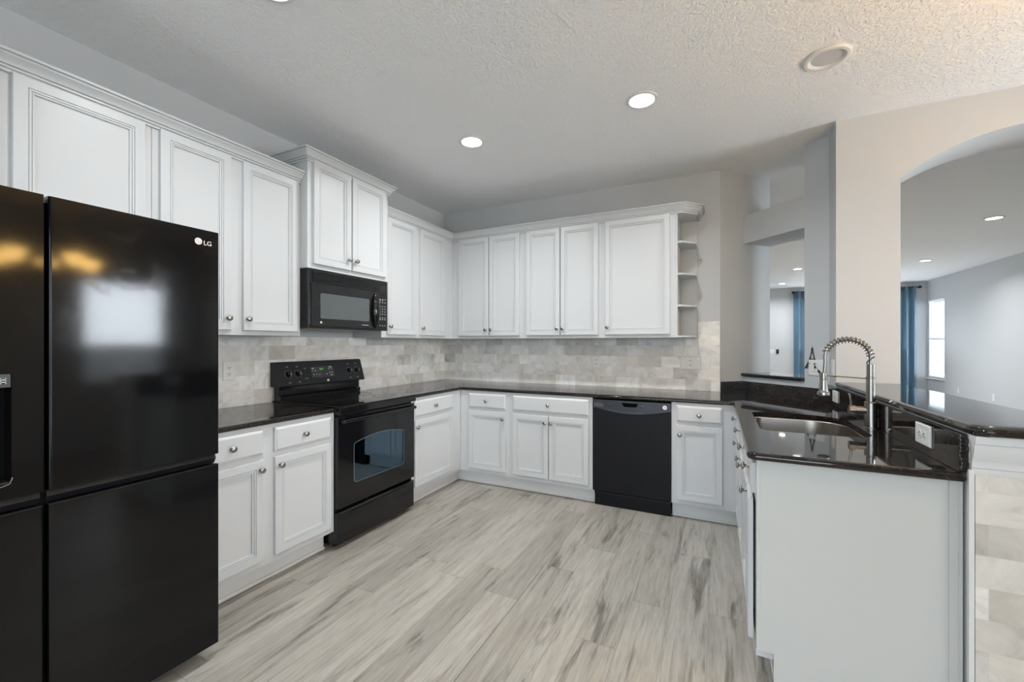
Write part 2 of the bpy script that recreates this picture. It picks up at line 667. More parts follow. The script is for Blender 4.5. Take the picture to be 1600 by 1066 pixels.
def slab(poly, z0, z1, hole=None, nose=.012):
    """stone slab with a rounded edge and an optional cut-out"""
    mb = MB()
    prof = [(nose, z0), (nose * .3, z0 + nose * .3), (0, z0 + nose), (0, z1 - nose), (nose * .3, z1 - nose * .3), (nose, z1)]
    rings = []
    for ins, z in prof:
        rings.append([(x, y, z) for x, y in offset_poly(poly, ins)])
    b = bmesh.new()
    rv = [[b.verts.new(p) for p in r] for r in rings]
    for a, c in zip(rv, rv[1:]):
        for i in range(len(a)):
            j = (i + 1) % len(a)
            b.faces.new((a[i], a[j], c[j], c[i]))
    hv = None
    if hole:
        hv = [[b.verts.new((x, y, z)) for x, y in hole] for z in (z0, z1)]
        for i in range(len(hole)):
            j = (i + 1) % len(hole)
            b.faces.new((hv[0][i], hv[1][i], hv[1][j], hv[0][j]))
    for ring, hr in ((rv[0], hv and hv[0]), (rv[-1], hv and hv[1])):
        edges = []
        for loop in (ring, hr):
            if not loop:
                continue
            for i in range(len(loop)):
                e = b.edges.get((loop[i], loop[(i + 1) % len(loop)]))
                edges.append(e)
        bmesh.ops.triangle_fill(b, use_beauty=True, use_dissolve=False, edges=edges)
    bmesh.ops.recalc_face_normals(b, faces=b.faces[:])
    mb.add(b)
    return mb


R90 = PI / 2
CZ = 2.82      # kitchen ceiling
LZ = 2.88      # living-room ceiling
LX, LY = 7.55, 9.97

# ================================================================== the setting
struct(MB().box(-.2, 8.2, -7.4, 10.6, -.08, 0).build('floor', M['floor']))
kc = [(-.12, -7.1), (6.1, -7.1), (6.1, -.13), (3.888, -.13), (3.659, .017), (3.27, .406), (2.864 - .05, .05), (-.12, .05)]
struct(MB().prism(kc, CZ, LZ + .01).build('ceiling', M['ceiling']))
struct(MB().box(-.12, LX + .12, -.5, LY + .12, LZ + .012, LZ + .12).build('ceiling_living', M['ceiling']))
struct(MB().box(-.12, 0, -7.1, .12, 0, CZ).build('wall_left', M['wall']))
struct(MB().box(0, 2.864, 0, .12, 0, CZ).build('wall_back', M['wall']))
# 45 degree wall beside the pass-through
struct(MB().prism([(2.864, 0), (3.27, .406), (3.20, .476), (2.864, .14)], 0, CZ).build('wall_corner', M['wall']))
# pass-through wall: low wall, header, recess above it, column
P0, P1 = (3.046, .182), (3.435, -.207)
P0b, P1b = (3.27, .406), (3.659, .017)
struct(MB().prism([P0, P1, P1b, P0b], 0, 1.04).build('wall_partial', M['wall']))
struct(MB().prism([P0, P1, P1b, P0b], 2.205, 2.445).build('wall_header', M['wall']))
struct(MB().prism([P1, (3.563, -.335), (3.557, -.55), (3.888, -.55), (3.888, -.13), P1b], 0, CZ).build('wall_column', M['wall']))


def arch_wall():
    x0, x1, xe = 3.888, 5.11, 6.1
    cx, half, rise, zs = (x0 + x1) / 2, (x1 - x0) / 2, .225, 2.378
    R = (half * half + rise * rise) / (2 * rise)
    arc = []
    for k in range(33):
        x = x0 + (x1 - x0) * k / 32
        arc.append((x, zs + rise - R + math.sqrt(max(0, R * R - (x - cx) ** 2))))
    mb = MB()
    b = bmesh.new()
    fr, bk = [], []
    for y, L in ((-.55, fr), (-.13, bk)):
        for x, z in arc:
            L.append((b.verts.new((x, y, z)), b.verts.new((x, y, CZ))))
    for L, flip in ((fr, 0), (bk, 1)):
        for a, c in zip(L, L[1:]):
            f = (a[0], c[0], c[1], a[1])
            b.faces.new(f[::-1] if flip else f)
    for (a, c), (d, e) in zip(zip(fr, fr[1:]), zip(bk, bk[1:])):
        b.faces.new((a[0], d[0], e[0], c[0]))
    bmesh.ops.recalc_face_normals(b, faces=b.faces[:])
    mb.add(b)
    mb.box(x1, xe, -.55, -.13, 0, CZ)
    return mb


struct(arch_wall().build('wall_arch', M['wall']))
# low wall that carries the raised bar
struct(MB().box(3.562, 3.85, -2.19, -.55, 0, 1.04).build('wall_bar', M['wall']))
# breakfast nook and the wall behind the camera
nk = MB().box(6.0, 6.12, -7.1, -5.8, 0, CZ).box(6.0, 6.12, -3.4, -1.75, 0, CZ).box(6.0, 6.12, -5.8, -3.4, 2.42, CZ).box(6.0, 6.12, -.85, -.13, 0, CZ)
nk.box(6.0, 6.12, -1.75, -.85, 0, .82).box(6.0, 6.12, -1.75, -.85, 2.14, CZ)
struct(nk.build('wall_right', M['wall']))
rb = MB().box(-.12, 1.0, -7.1, -7.0, 0, CZ).box(4.2, 6.12, -7.1, -7.0, 0, CZ).box(1.0, 4.2, -7.1, -7.0, 2.42, CZ)
struct(rb.build('wall_rear', M['wall']))
# living room
struct(MB().box(-.12, 0, .12, LY + .12, 0, LZ + .02).build('wall_living_left', M['wall']))
sx0, sx1 = 4.95, 7.0            # sliding door opening in the far wall
far = MB().box(-.12, sx0, LY, LY + .12, 0, LZ + .02).box(sx1, LX + .12, LY, LY + .12, 0, LZ + .02)
far.box(sx0, sx1, LY, LY + .12, 2.32, LZ + .02)
struct(far.build('wall_living_far', M['wall']))
wy0, wy1, wz0, wz1 = 9.06, 9.92, .49, 2.41
lr = MB().box(LX, LX + .12, -.13, wy0, 0, LZ + .02).box(LX, LX + .12, wy1, LY + .12, 0, LZ + .02)
lr.box(LX, LX + .12, wy0, wy1, 0, wz0).box(LX, LX + .12, wy0, wy1, wz1, LZ + .02)
struct(lr.build('wall_living_right', M['wall']))
struct(MB().box(6.12, LX + .12, -.25, -.13, 0, LZ + .02).build('wall_living_front', M['wall']))


def sash_window(name, loc, rz, w, h, rail=True, label=None):
    """white vinyl window, local x along the wall, y outward"""
    root = bpy.data.objects.new(name, None)
    COL.objects.link(root)
    root.location = loc
    root.rotation_euler = (0, 0, rz)
    struct(root)
    f = .045
    fr = MB().box(0, f, .02, .09, 0, h, .003).box(w - f, w, .02, .09, 0, h, .003).box(f, w - f, .02, .09, 0, f, .003).box(f, w - f, .02, .09, h - f, h, .003)
    if rail:
        fr.box(f, w - f, .03, .075, h * .5 - .022, h * .5 + .022, .003)
    fr.build('window_frame', M['frame'], root)
    MB().box(f * .6, w - f * .6, .052, .056, f * .6, h - f * .6).build('pane', M['glass'], root)
    MB().box(-.03, w + .03, -.035, .02, -.03, 0, .006).build('sill', M['frame'], root)
    return root


sash_window('window_1', (LX, wy1, wz0), -R90, wy1 - wy0, wz1 - wz0)
sash_window('window_2', (6.0, -.85, .82), -R90, .90, 1.32, False)
# sliding doors (the far one shows as a bright strip beside each curtain; the other two are unseen, added for daylight)
for nm, loc, rz, w, h in (('door_1', (sx0, LY, 0), 0, sx1 - sx0, 2.32), ('door_2_added', (4.2, -7.0, 0), PI, 3.2, 2.42), ('door_3_added', (6.0, -3.4, 0), -R90, 2.4, 2.42)):
    root = bpy.data.objects.new(nm, None)
    COL.objects.link(root)
    root.location = loc
    root.rotation_euler = (0, 0, rz)
    struct(root)
    fr = MB()
    for x in (0, w / 2 - .03, w - .06):
        fr.box(x, x + .06, .02, .08, 0, h, .003)
    fr.box(0, w, .02, .08, 0, .06, .003).box(0, w, .02, .08, h - .06, h, .003)
    fr.build('door_frame', M['frame'], root)
    MB().box(.03, w - .03, .048, .053, .03, h - .03).build('pane', M['glass'], root)

# tiled splashbacks
t = MB().box(.001, .010, -3.9, -.011, .9145, 1.377).build('backsplash', M['tile_left'])
tag(t, 'pale marble brick-tile splashback on the left wall behind the range', 'splashback')
t = MB().box(.0, 2.864, -.010, -.001, .9145, 1.377).box(2.69, 2.864, -.010, -.001, 1.377, 1.518).build('backsplash', M['tile_back'])
tag(t, 'pale marble brick-tile splashback along the back wall above the dishwasher', 'splashback')
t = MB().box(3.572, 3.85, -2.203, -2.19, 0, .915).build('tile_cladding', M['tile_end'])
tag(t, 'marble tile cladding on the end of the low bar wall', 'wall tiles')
prof = [(0, .912), (.006, .912), (.010, .922), (.010, .934), (.014, .938), (.014, .956), (.018, .962), (.026, .985), (.030, 1.0), (.030, 1.012), (.036, 1.016), (.036, 1.0395), (0, 1.0395)]
t = MB().sweep([(3.564, -2.19), (3.90, -2.19)], prof).build('bar_molding', M['trimw'])
tag(t, 'white stepped molding under the end of the raised bar top', 'molding')
t = MB().box(3.557, 3.571, -2.203, -2.19, 0, .93, .002).build('corner_bead', M['trimw'])
tag(t, 'narrow white corner strip between end panel and marble tiles', 'trim')

# ================================================================== cabinets
DOOR = [(0, 0), (0, -.0145), (.0015, -.018), (.005, -.0195), (.0420, -.0195), (.0426, -.0150), (.0440, -.0150), (.0446, -.0180), (.0515, -.0180), (.0521, -.0135), (.0535, -.0135), (.0541, -.0160), (.0610, -.0145), (.0618, -.0075), (.0640, -.0075)]
DRAWER = [(0, 0), (0, -.011), (.003, -.0135), (.014, -.0195), (.016, -.0195)]


def knob_mesh():
    mb = MB()
    prof = [(.009, 0), (.009, .002), (.0055, .004), (.005, .012), (.0075, .016), (.0145, .019), (.0160, .0225), (.0150, .026), (.010, .0285), (.004, .0295), (0, .0296)]
    mb.lathe(prof, 20, Matrix.Rotation(R90, 4, 'X'))
    o = mb.build('knob', M['nickel'], smooth=60)
    me = o.data
    bpy.data.objects.remove(o)
    return me


KNOB = knob_mesh()


def put_knob(parent, x, z, y=-.0195):
    return new_obj('knob', KNOB, M['nickel'], parent, (x, y, z))


def door_part(root, x0, x1, z0, z1, knob=None, name='door', loops=DOOR, y=0., mat=None):
    o = MB().front(x1 - x0, z1 - z0, loops).build(name, mat or M['white'], root, (x0, y, z0), smooth=28)
    if knob:
        put_knob(o, knob[0] - x0, knob[1] - z0, loops[-1][1] if loops is DRAWER else -.0195)
    return o


def face_frame(mb, w, z0, z1, opens, t=.019):
    """face frame with openings behind doors and drawers: rails and stiles between them"""
    xs = sorted({0, w} | {o[0] for o in opens} | {o[1] for o in opens})
    zs = sorted({z0, z1} | {o[2] for o in opens} | {o[3] for o in opens})
    for xa, xb in zip(xs, xs[1:]):
        run = None
        for za, zb in zip(zs, zs[1:]):
            cx, cz = (xa + xb) / 2, (za + zb) / 2
            hole = any(o[0] < cx < o[1] and o[2] < cz < o[3] for o in opens)
            if hole:
                if run:
                    mb.box(xa, xb, 0, t, run[0], run[1])
                run = None
            else:
                run = (run[0], zb) if run else (za, zb)
        if run:
            mb.box(xa, xb, 0, t, run[0], run[1])
    return mb


def cabinet(name, label, loc, rz, w, depth, z0, z1, doors=(), drawers=(), toe=None, group=None, cat='cabinet', mat=None, toe_back=.075, lid=True):
    root = thing(name, label, cat, (loc[0], loc[1], 0), rz, group)
    opens = []
    for d in list(doors) + list(drawers):
        opens.append((d[0] + .012, d[1] - .012, d[2] + .012, d[3] - .012))
    t = .016
    body = MB()
    body.box(0, t, .019, depth, z0, z1).box(w - t, w, .019, depth, z0, z1).box(t, w - t, .019, depth, z0, z0 + t)
    if lid:
        body.box(t, w - t, .019, depth, z1 - t, z1)
    body.box(t, w - t, depth - .008, depth, z0 + t, z1 - t)
    body.build('carcass', mat or M['white'], root, smooth=0)
    face_frame(MB(), w, z0, z1, opens).build('face_frame', mat or M['white'], root, smooth=0)
    for d in doors:
        door_part(root, *d)
    for d in drawers:
        door_part(root, *d, name='drawer', loops=DRAWER)

    if toe:
        MB().box(toe[0], toe[1], toe_back, toe_back + .016, 0, z0).box(toe[0], toe[1], toe_back - .012, toe_back, 0, .018, .003).build('toe_kick', M['trimw'], root, smooth=0)
    return root


UB, UT = 1.378, 2.415     # wall cabinets, underside and top
UF = .326                 # their face-frame plane
DZ0, DZ1 = 1.405, 2.405
BF = .628                 # base cabinets' face-frame plane
BT, BB = .884, .12        # base cabinets, top and bottom of the face frame
G1 = 'wall cabinets on the left wall'
G2 = 'wall cabinets on the back wall'

# --- left wall, facing +x : local x runs along +y
def L(y):
    return y


y0 = -3.90
cabinet('wall_cabinet', 'white wall cabinet over the refrigerator, wide panel doors, no knobs in sight', (UF, y0, 0), R90, -2.947 - y0, UF - .002, 1.86, UT,
        doors=[(.03, -3.445 - y0, 1.885, DZ1), (-3.407 - y0, -2.977 - y0, 1.885, DZ1)], group=None)
y0 = -2.945
cabinet('wall_cabinet', 'tall white two-door wall cabinet between refrigerator and microwave', (UF, y0, 0), R90, -2.123 - y0, UF - .002, UB, UT,
        doors=[(-2.917 - y0, -2.575 - y0, DZ0, DZ1, (-2.597 - y0, 1.473)), (-2.507 - y0, -2.150 - y0, DZ0, DZ1, (-2.485 - y0, 1.473))])
y0 = -2.121
MFX = .396
mc = cabinet('wall_cabinet', 'raised white two-door cabinet with its own crown directly above the microwave', (MFX, y0, 0), R90, .755, MFX - .002, 1.835, 2.585,
             doors=[(-2.083 - y0, -1.762 - y0, 1.866, 2.565, (-1.790 - y0, 1.94)), (-1.750 - y0, -1.400 - y0, 1.866, 2.565, (-1.722 - y0, 1.94))])
y0 = -1.364
cabinet('wall_cabinet', 'white two-door wall cabinet right of the microwave, next to the room corner', (UF, y0, 0), R90, -y0 - UF, UF - .002, UB, UT,
        doors=[(-1.307 - y0, -.930 - y0, DZ0, DZ1, (-1.285 - y0, 1.473)), (-.874 - y0, -.470 - y0, DZ0, DZ1, (-.849 - y0, 1.473))])

# --- back wall, facing -y
x0 = .002
cabinet('wall_cabinet', 'white two-door wall cabinet on back wall nearest the left corner', (x0, -UF, 0), 0, 1.153 - x0, UF - .002, UB, UT,
        doors=[(.417 - x0, .776 - x0, DZ0, DZ1, (.746 - x0, 1.467)), (.783 - x0, 1.117 - x0, DZ0, DZ1, (.806 - x0, 1.467))])
x0 = 1.154
cabinet('wall_cabinet', 'white two-door wall cabinet in the middle of the back wall', (x0, -UF, 0), 0, 1.920 - x0, UF - .002, UB, UT,
        doors=[(1.190 - x0, 1.531 - x0, DZ0, DZ1, (1.507 - x0, 1.467)), (1.539 - x0, 1.889 - x0, DZ0, DZ1, (1.563 - x0, 1.467))])
x0 = 1.921
cabinet('wall_cabinet', 'white wall cabinet with one wide door beside the open corner shelves', (x0, -UF, 0), 0, 2.535 - x0, UF - .002, UB, UT,
        doors=[(1.952 - x0, 2.491 - x0, DZ0, DZ1, (1.975 - x0, 1.472))])

# open end shelves
sh = thing('corner_shelf', 'open white end shelf unit with clipped corners at the right of the wall cabinets', 'shelf', (2.536, 0, 0))
shp = [(0, -.002), (0, -UF), (.045, -UF), (.148, -.215), (.148, -.002)]
MB().box(0, .150, -.014, -.002, UB, UT).box(0, .012, -UF, -.014, UB, UT).build('back_panel', M['white'], sh, smooth=0)
for z in (UB, 1.632, 1.894, 2.158, UT - .016):
    MB().prism([(p[0] + (.012 if p[0] < .02 else 0), min(p[1], -.014)) for p in shp], z, z + .016, .002).build('shelf_board', M['white'], sh, smooth=0)

# crown molding
def crown(z):
    return [(0, z), (.010, z), (.010, z + .009), (.007, z + .010), (.007, z + .013), (.016, z + .014), (.016, z + .021), (.013, z + .022), (.013, z + .025), (.022, z + .026), (.024, z + .032), (.030, z + .042), (.040, z + .051), (.046, z + .056), (.046, z + .060), (.043, z + .061), (.043, z + .064), (.053, z + .065), (.055, z + .068), (.055, z + .075), (0, z + .075)]


c = MB().sweep([(UF, -3.90), (UF, -2.123)], crown(2.399)).build('crown_molding', M['white'], smooth=25)
tag(c, 'white crown molding along the top of the cabinets left of the microwave', 'molding')
c = MB().sweep([(UF, -1.364), (UF, -UF), (2.585, -UF), (2.690, -.213), (2.690, -.002)], crown(2.399)).build('crown_molding', M['white'], smooth=25)
tag(c, 'white crown molding running from the microwave round the corner to the open shelves', 'molding')
cm = MB().sweep([(.002, 2.121 * 0 - 2.121), (MFX, -2.121), (MFX, -1.366), (.002, -1.366)], crown(2.546)).build('crown', M['white'], smooth=25)
cm.parent = mc
cm.matrix_parent_inverse = (Matrix.Translation((MFX, -2.121, 0)) @ Matrix.Rotation(R90, 4, 'Z')).inverted()

# --- base cabinets, left wall
y0 = -2.968
cabinet('base_cabinet', 'white base cabinet with two drawers over two doors, between refrigerator and range', (BF, y0, 0), R90, -2.109 - y0, BF - .01, BB, BT,
        doors=[(-2.961 - y0 + .02, -2.583 - y0, .155, .700, (-2.603 - y0, .650)), (-2.518 - y0, -2.140 - y0, .155, .700, (-2.490 - y0, .650))],
        drawers=[(-2.961 - y0 + .02, -2.583 - y0, .728, .862, (-2.752 - y0, .796)), (-2.518 - y0, -2.140 - y0, .728, .862, (-2.335 - y0, .794))],
        toe=(0, -2.125 - y0))
y0 = -1.347
cabinet('base_cabinet', 'white base cabinet right of the range, one drawer over one door', (BF, y0, 0), R90, -y0 - BF, BF - .01, BB, BT,
        doors=[(-1.322 - y0, -.775 - y0, .155, .700, (-1.302 - y0, .645))],
        drawers=[(-1.322 - y0, -.775 - y0, .728, .862, (-1.062 - y0, .795))], toe=(0, -y0 - BF + .075))
# --- base cabinets, back wall
x0 = .65
cabinet('base_cabinet', 'narrow white base cabinet in the back left corner, one drawer over one door', (x0 - .02, -BF, 0), 0, 1.158 - x0 + .02, BF - .01, BB, BT,
        doors=[(.729 - x0 + .02, 1.122 - x0 + .02, .155, .700, (1.098 - x0 + .02, .640))],
        drawers=[(.729 - x0 + .02, 1.122 - x0 + .02, .728, .862, (.924 - x0 + .02, .795))], toe=(-.075, 1.158 - x0 + .02))
x0 = 1.159
cabinet('base_cabinet', 'white base cabinet left of the dishwasher, one wide drawer over two doors', (x0, -BF, 0), 0, 1.920 - x0, BF - .01, BB, BT,
        doors=[(1.193 - x0, 1.533 - x0, .155, .700, (1.508 - x0, .640)), (1.540 - x0, 1.890 - x0, .155, .700, (1.563 - x0, .640))],
        drawers=[(1.193 - x0, 1.890 - x0, .728, .862, (1.536 - x0, .795))], toe=(0, 1.920 - x0))
x0 = 2.530
cabinet('base_cabinet', 'white base cabinet right of the dishwasher, one drawer over one door', (x0, -BF, 0), 0, 2.975 - x0, BF - .01, BB, BT,
        doors=[(2.566 - x0, 2.877 - x0, .155, .715, (2.590 - x0, .645))],
        drawers=[(2.566 - x0, 2.877 - x0, .740, .862, (2.722 - x0, .797))], toe=(0, 2.975 - x0 + .07))
# --- peninsula, facing -x : local x runs along -y
PX = 2.978
yt = -.650


def pen(name, label, ya, yb, doors, drawers, toe, lid=True):
    f = lambda d: (ya - d[0], ya - d[1], d[2], d[3], (ya - d[4][0], d[4][1]))
    return cabinet(name, label, (PX, ya, 0), -R90, ya - yb, .56, BB, BT, [f(d) for d in doors], [f(d) for d in drawers], toe, lid=lid)


pen('base_cabinet', 'narrow white peninsula cabinet in the inner corner, seen edge-on, one drawer over one door', -.650, -1.060,
    [(-.69, -1.04, .155, .71, (-1.015, .695))], [(-.69, -1.04, .74, .862, (-.80, .815))], (.0, .41))
pen('base_cabinet', 'white sink cabinet under the sink, seen edge-on, two drawer fronts over two doors', -1.061, -1.920,
    [(-1.085, -1.484, .155, .71, (-1.41, .695)), (-1.494, -1.895, .155, .71, (-1.57, .70))],
    [(-1.085, -1.484, .74, .862, (-1.27, .825)), (-1.494, -1.895, .74, .862, (-1.73, .83))], (0, .859), False)
p3 = pen('base_cabinet', 'white peninsula end cabinet with a large plain end panel facing the room', -1.921, -2.150,
         [(-1.935, -2.138, .175, .72, (-1.965, .697))], [(-1.935, -2.138, .745, .862, (-2.09, .835))], (0, .229))
for ch in p3.children:
    if ch.name.startswith('door'):
        ch.rotation_euler = (0, 0, -math.radians(2.4))      # not quite shut
ep = MB().prism([(PX, -2.15), (PX, -2.17), (3.556, -2.17), (3.556, -2.15)], .155, BT)
ep.prism([(3.035, -2.15), (3.035, -2.17), (3.556, -2.17), (3.556, -2.15)], 0, .155)
ep.box(3.5215, 3.5445, -2.1735, -2.17, .0, BT, .0008).box(PX, PX + .013, -2.1730, -2.17, .155, BT, .0008)
ep = ep.build('end_panel', M['panel'], p3, smooth=0)
ep.matrix_parent_inverse = (Matrix.Translation((PX, -1.921, 0)) @ Matrix.Rotation(-R90, 4, 'Z')).inverted()

# ================================================================== stone tops
sink_hole = round_poly([(3.030, -1.700), (3.470, -1.700), (3.470, -1.085), (3.030, -1.085)], [.055, .10, .17, .055], 8)
ct = [(.012, -1.347), (.650, -1.347), (.650, -.650), (2.945, -.650), (2.945, -2.200), (3.552, -2.200), (3.552, -.330), (3.044, .178), (2.868, .002), (2.862, -.012), (.012, -.012)]
ct = round_poly(ct, [0, 0, .02, .03, .035, 0, 0, 0, 0, 0, 0], 4)
t = slab(ct, .884, .914, sink_hole).build('worktop', M['granite'], smooth=40)
tag(t, 'black granite worktop running along the back wall and out over the sink peninsula', 'worktop')
t = slab([(.012, -2.968), (.650, -2.968), (.650, -2.109), (.012, -2.109)], .884, .914).build('worktop', M['granite'], smooth=40)
tag(t, 'short black granite worktop between refrigerator and range', 'worktop')
# low upstand round the angled corner
up = MB().prism([(2.868, .002), (3.046, .180), (3.046 + .0, .160), (2.885, -.001)], .915, 1.0, .002)
up.prism([(3.046, .180), (3.550, -.324), (3.550, -.345), (3.036, .168)], .915, 1.0, .002)
tag(up.build('upstand', M['granite']), 'low black granite upstand round the angled corner below the pass-through ledge', 'upstand')
b = MB().prism([(3.541, -2.185), (3.559, -2.185), (3.559, -.345), (3.541, -.345)], .915, 1.039, .0015)
# broken stone at the end of the splash
for k in range(9):
    z = .922 + k * .0125
    b.box(3.543 + random.uniform(-.004, .002), 3.562, -2.197 + random.uniform(0, .010), -2.18, z, z + .016, .003)
tag(b.build('bar_splash', M['granite']), 'tall black granite splash between the worktop and the raised bar top, with two outlets', 'upstand')
bar = round_poly([(3.553, -2.243), (3.915, -2.243), (3.90, -.552), (3.553, -.552)], [.055, .05, 0, 0], 8)
t = slab(bar, 1.040, 1.072, nose=.014).build('bar_counter', M['granite'], smooth=40)
tag(t, 'raised black granite bar top on the low wall beside the sink', 'bar top')
led = [(3.046 - .018, .182 - .022), (3.435 - .022, -.207 - .018), (3.435 + .224 - .004, -.207 + .224 + .004), (3.27 + .004, .406 - .004)]
t = slab(led, 1.042, 1.070, nose=.010).build('ledge', M['granite'], smooth=40)
tag(t, 'black granite ledge on the sill of the angled pass-through opening', 'ledge')

# ================================================================== sink and faucet
sk = thing('sink', 'stainless steel undermount sink set in the black granite peninsula', 'sink', (3.25, -1.38, .70))
def sink_basin():
    mb = MB()
    def ring(ins, z):
        return [(x - 3.25, y + 1.38, z - .70) for x, y in offset_poly(sink_hole, ins)]
    rings = [ring(-.018, .8835), ring(0.0, .8835), ring(.004, .878), ring(.010, .78), ring(.016, .735), ring(.030, .722), ring(.075, .716)]
    mb.rings(rings, False, True)
    rings = [ring(-.018, .8835), ring(-.018, .8815), ring(.002, .8795), ring(.007, .78), ring(.013, .733), ring(.028, .719), ring(.075, .713)]
    mb.rings(rings, False, True)
    return mb
sink_basin().build('basin', M['steel'], sk, smooth=50)
MB().lathe([(.045, 0.0), (.045, .003), (.038, .004), (.034, .001), (.012, .001), (.010, .004), (0, .004)], 24).build('drain', M['nickel'], sk, (.0, .0, .016))

FX, FY = 3.513, -1.43
fa = thing('faucet', 'brushed nickel spring-neck pull-down faucet behind the sink', 'faucet', (FX, FY, .914))
MB().lathe([(.029, 0), (.029, .006), (.026, .009), (.025, .125), (.026, .128), (.023, .131), (0, .131)], 28).build('base', M['nickel'], fa)
MB().lathe([(.016, .131), (.018, .133), (.018, .245), (.0195, .247), (.0195, .252), (.0165, .254), (.0165, .312), (.0, .312)], 24).build('body', M['nickel'], fa)
MB().tube([(-.018, 0, .088), (-.058, 0, .088)], .017, 18).tube([(-.060, 0, .088), (-.085, 0, .088)], .021, 20).build('valve', M['nickel'], fa)
MB().tube([(-.074, 0, .105), (-.078, -.002, .135), (-.086, -.004, .168)], [.0062, .0055, .0045], 10).build('lever', M['nickel'], fa)
# hose arc and its spring
hx = -.181
arc = []
for k in range(33):
    th = PI * k / 32
    arc.append((hx / 2 + (-hx / 2) * math.cos(th), 0, .345 + .088 * math.sin(th)))
arc = [(0, 0, .305)] + arc
tail = [(hx + .002 - .0015 * k, 0, .345 - .024 * k) for k in range(1, 5)]
MB().tube(arc + tail, .0078, 10).build('hose', M['nickel'], fa, smooth=60)
pts = [Vector(p) for p in arc[:-3]]
coil = []
turns = 17
seg = len(pts) - 1
for k in range(turns * 12 + 1):
    u = k / (turns * 12) * seg
    i = min(int(u), seg - 1)
    p = pts[i].lerp(pts[i + 1], u - i)
    tdir = (pts[i + 1] - pts[i]).normalized()
    s = Vector((0, 1, 0))
    q = tdir.cross(s).normalized()
    a = 2 * PI * k / 12
    coil.append(p + (s * math.cos(a) + q * math.sin(a)) * .0148)
MB().tube(coil, .0024, 6).build('spring', M['dark'], fa, smooth=60)
MB().lathe([(.010, .268), (.0155, .266), (.0165, .262), (.0165, .232), (.0155, .230), (.0165, .228), (.0195, .180), (.022, .172), (.0275, .168), (.0285, .156), (.024, .152), (0, .154)], 24).build('spray_head', M['nickel'], fa, (hx - .006, 0, 0))
MB().tube([(-.016, 0, .244), (hx + .008, 0, .252)], .0033, 8).build('holder_arm', M['nickel'], fa)

# ================================================================== outlets and switches
def lathe_y(mb, prof, n, x, z):
    return mb.lathe(prof, n, Matrix.Translation((x, 0, z)) @ Matrix.Rotation(R90, 4, 'X'))


def wall_plate(name, label, loc, rz, w, h, items, cat='outlet', group=None):
    root = thing(name, label, cat, loc, rz, group)
    MB().front(w, h, [(0, 0), (0, -.003), (.004, -.006), (.006, -.006)], Matrix.Translation((-w / 2, 0, -h / 2))).build('cover_plate', M['plate'], root)
    for kind, cx, cz in items:
        if kind in ('d', 'dh'):
            for s in (-1, 1):
                px, pz = (cx + s * .0195, cz) if kind == 'dh' else (cx, cz + s * .0195)
                rc = lathe_y(MB(), [(.0165, 0), (.0165, .0075), (.0, .0078)], 18, px, pz).build('receptacle', M['plate'], root)
                if kind == 'dh':
                    holes = [(px - .001, px + .008, pz - .0074, pz - .0042), (px - .001, px + .008, pz + .0042, pz + .0074)]
                    gx, gz = px - .0075, pz
                else:
                    holes = [(px - .0074, px - .0042, pz - .001, pz + .008), (px + .0042, px + .0074, pz - .001, pz + .008)]
                    gx, gz = px, pz - .0075
                for q in holes:
                    MB().box(q[0], q[1], -.0084, -.007, q[2], q[3]).build('slot', M['slot'], rc)
                lathe_y(MB(), [(.0028, 0), (.0028, .0084), (0, .0085)], 8, gx, gz).build('ground_hole', M['slot'], rc)
        elif kind == 'r':      # rocker switch
            MB().box(cx - .0165, cx + .0165, -.010, -.004, cz - .033, cz + .033, .002).build('rocker', M['plate'], root)
        elif kind == 't':      # toggle switch
            MB().box(cx - .005, cx + .005, -.014, -.004, cz - .004, cz + .012, .0015).build('toggle', M['plate'], root)
            for dz in (-.034, .034):
                lathe_y(MB(), [(.0024, 0), (.0024, .0068), (0, .007)], 8, cx, cz + dz).build('screw', M['slot'], root)
        elif kind == 's':
            lathe_y(MB(), [(.0026, 0), (.0026, .0068), (0, .007)], 8, cx, cz).build('screw', M['slot'], root)
    return root


zc = 1.149
wall_plate('outlet', 'white double outlet on the marble tiles beside the refrigerator', (.011, -2.400, zc), R90, .075, .118, [('d', 0, 0)])
wall_plate('switch', 'white switch plate on the left wall tiles right of the range', (.011, -1.000, zc), R90, .072, .116, [('t', 0, 0)], 'switch')
wall_plate('switch', 'white switch plate on the left wall tiles nearest the corner', (.011, -.373, zc), R90, .072, .116, [('t', 0, 0)], 'switch')
wall_plate('outlet', 'white outlet on the back wall tiles above the narrow corner cabinet', (.650, -.011, zc), 0, .072, .116, [('t', 0, 0)])
wall_plate('outlet', 'white double outlet on the back wall tiles, behind the worktop left of the dishwasher', (1.787, -.011, zc), 0, .075, .116, [('d', 0, 0)])
wall_plate('outlet', 'wide white triple plate with an outlet at the right end of the back tiles', (2.630, -.011, 1.155), 0, .166, .116,
           [('d', 0, 0), ('r', -.046, 0), ('r', .046, 0), ('s', -.046, .048), ('s', .046, .048), ('s', -.046, -.048), ('s', .046, -.048), ('s', 0, .048), ('s', 0, -.048)])
wall_plate('outlet', 'white outlet set sideways in the black bar splash near the end of the peninsula', (3.540, -1.935, .987), -R90, .125, .078, [('dh', 0, 0)])
wall_plate('outlet', 'small white outlet in the black bar splash behind the faucet head', (3.540, -.625, .980), -R90, .120, .076, [('dh', 0, 0)])
wall_plate('switch', 'white switch plate on the angled column behind the lattice tower decal', (3.500 - .001, -.272 - .001, 1.150), -PI / 4, .118, .118, [('r', -.023, 0), ('r', .023, 0)], 'switch')
wall_plate('switch', 'white switch plate on the narrow return of the column, seen edge-on', (3.5585, -.475, 1.16), -R90, .072, .116, [('r', 0, 0)], 'switch')
wall_plate('outlet', 'white outlet low on the far right living room wall, nearer the window', (LX - .001, 8.42, .31), -R90, .075, .118, [('d', 0, 0)])
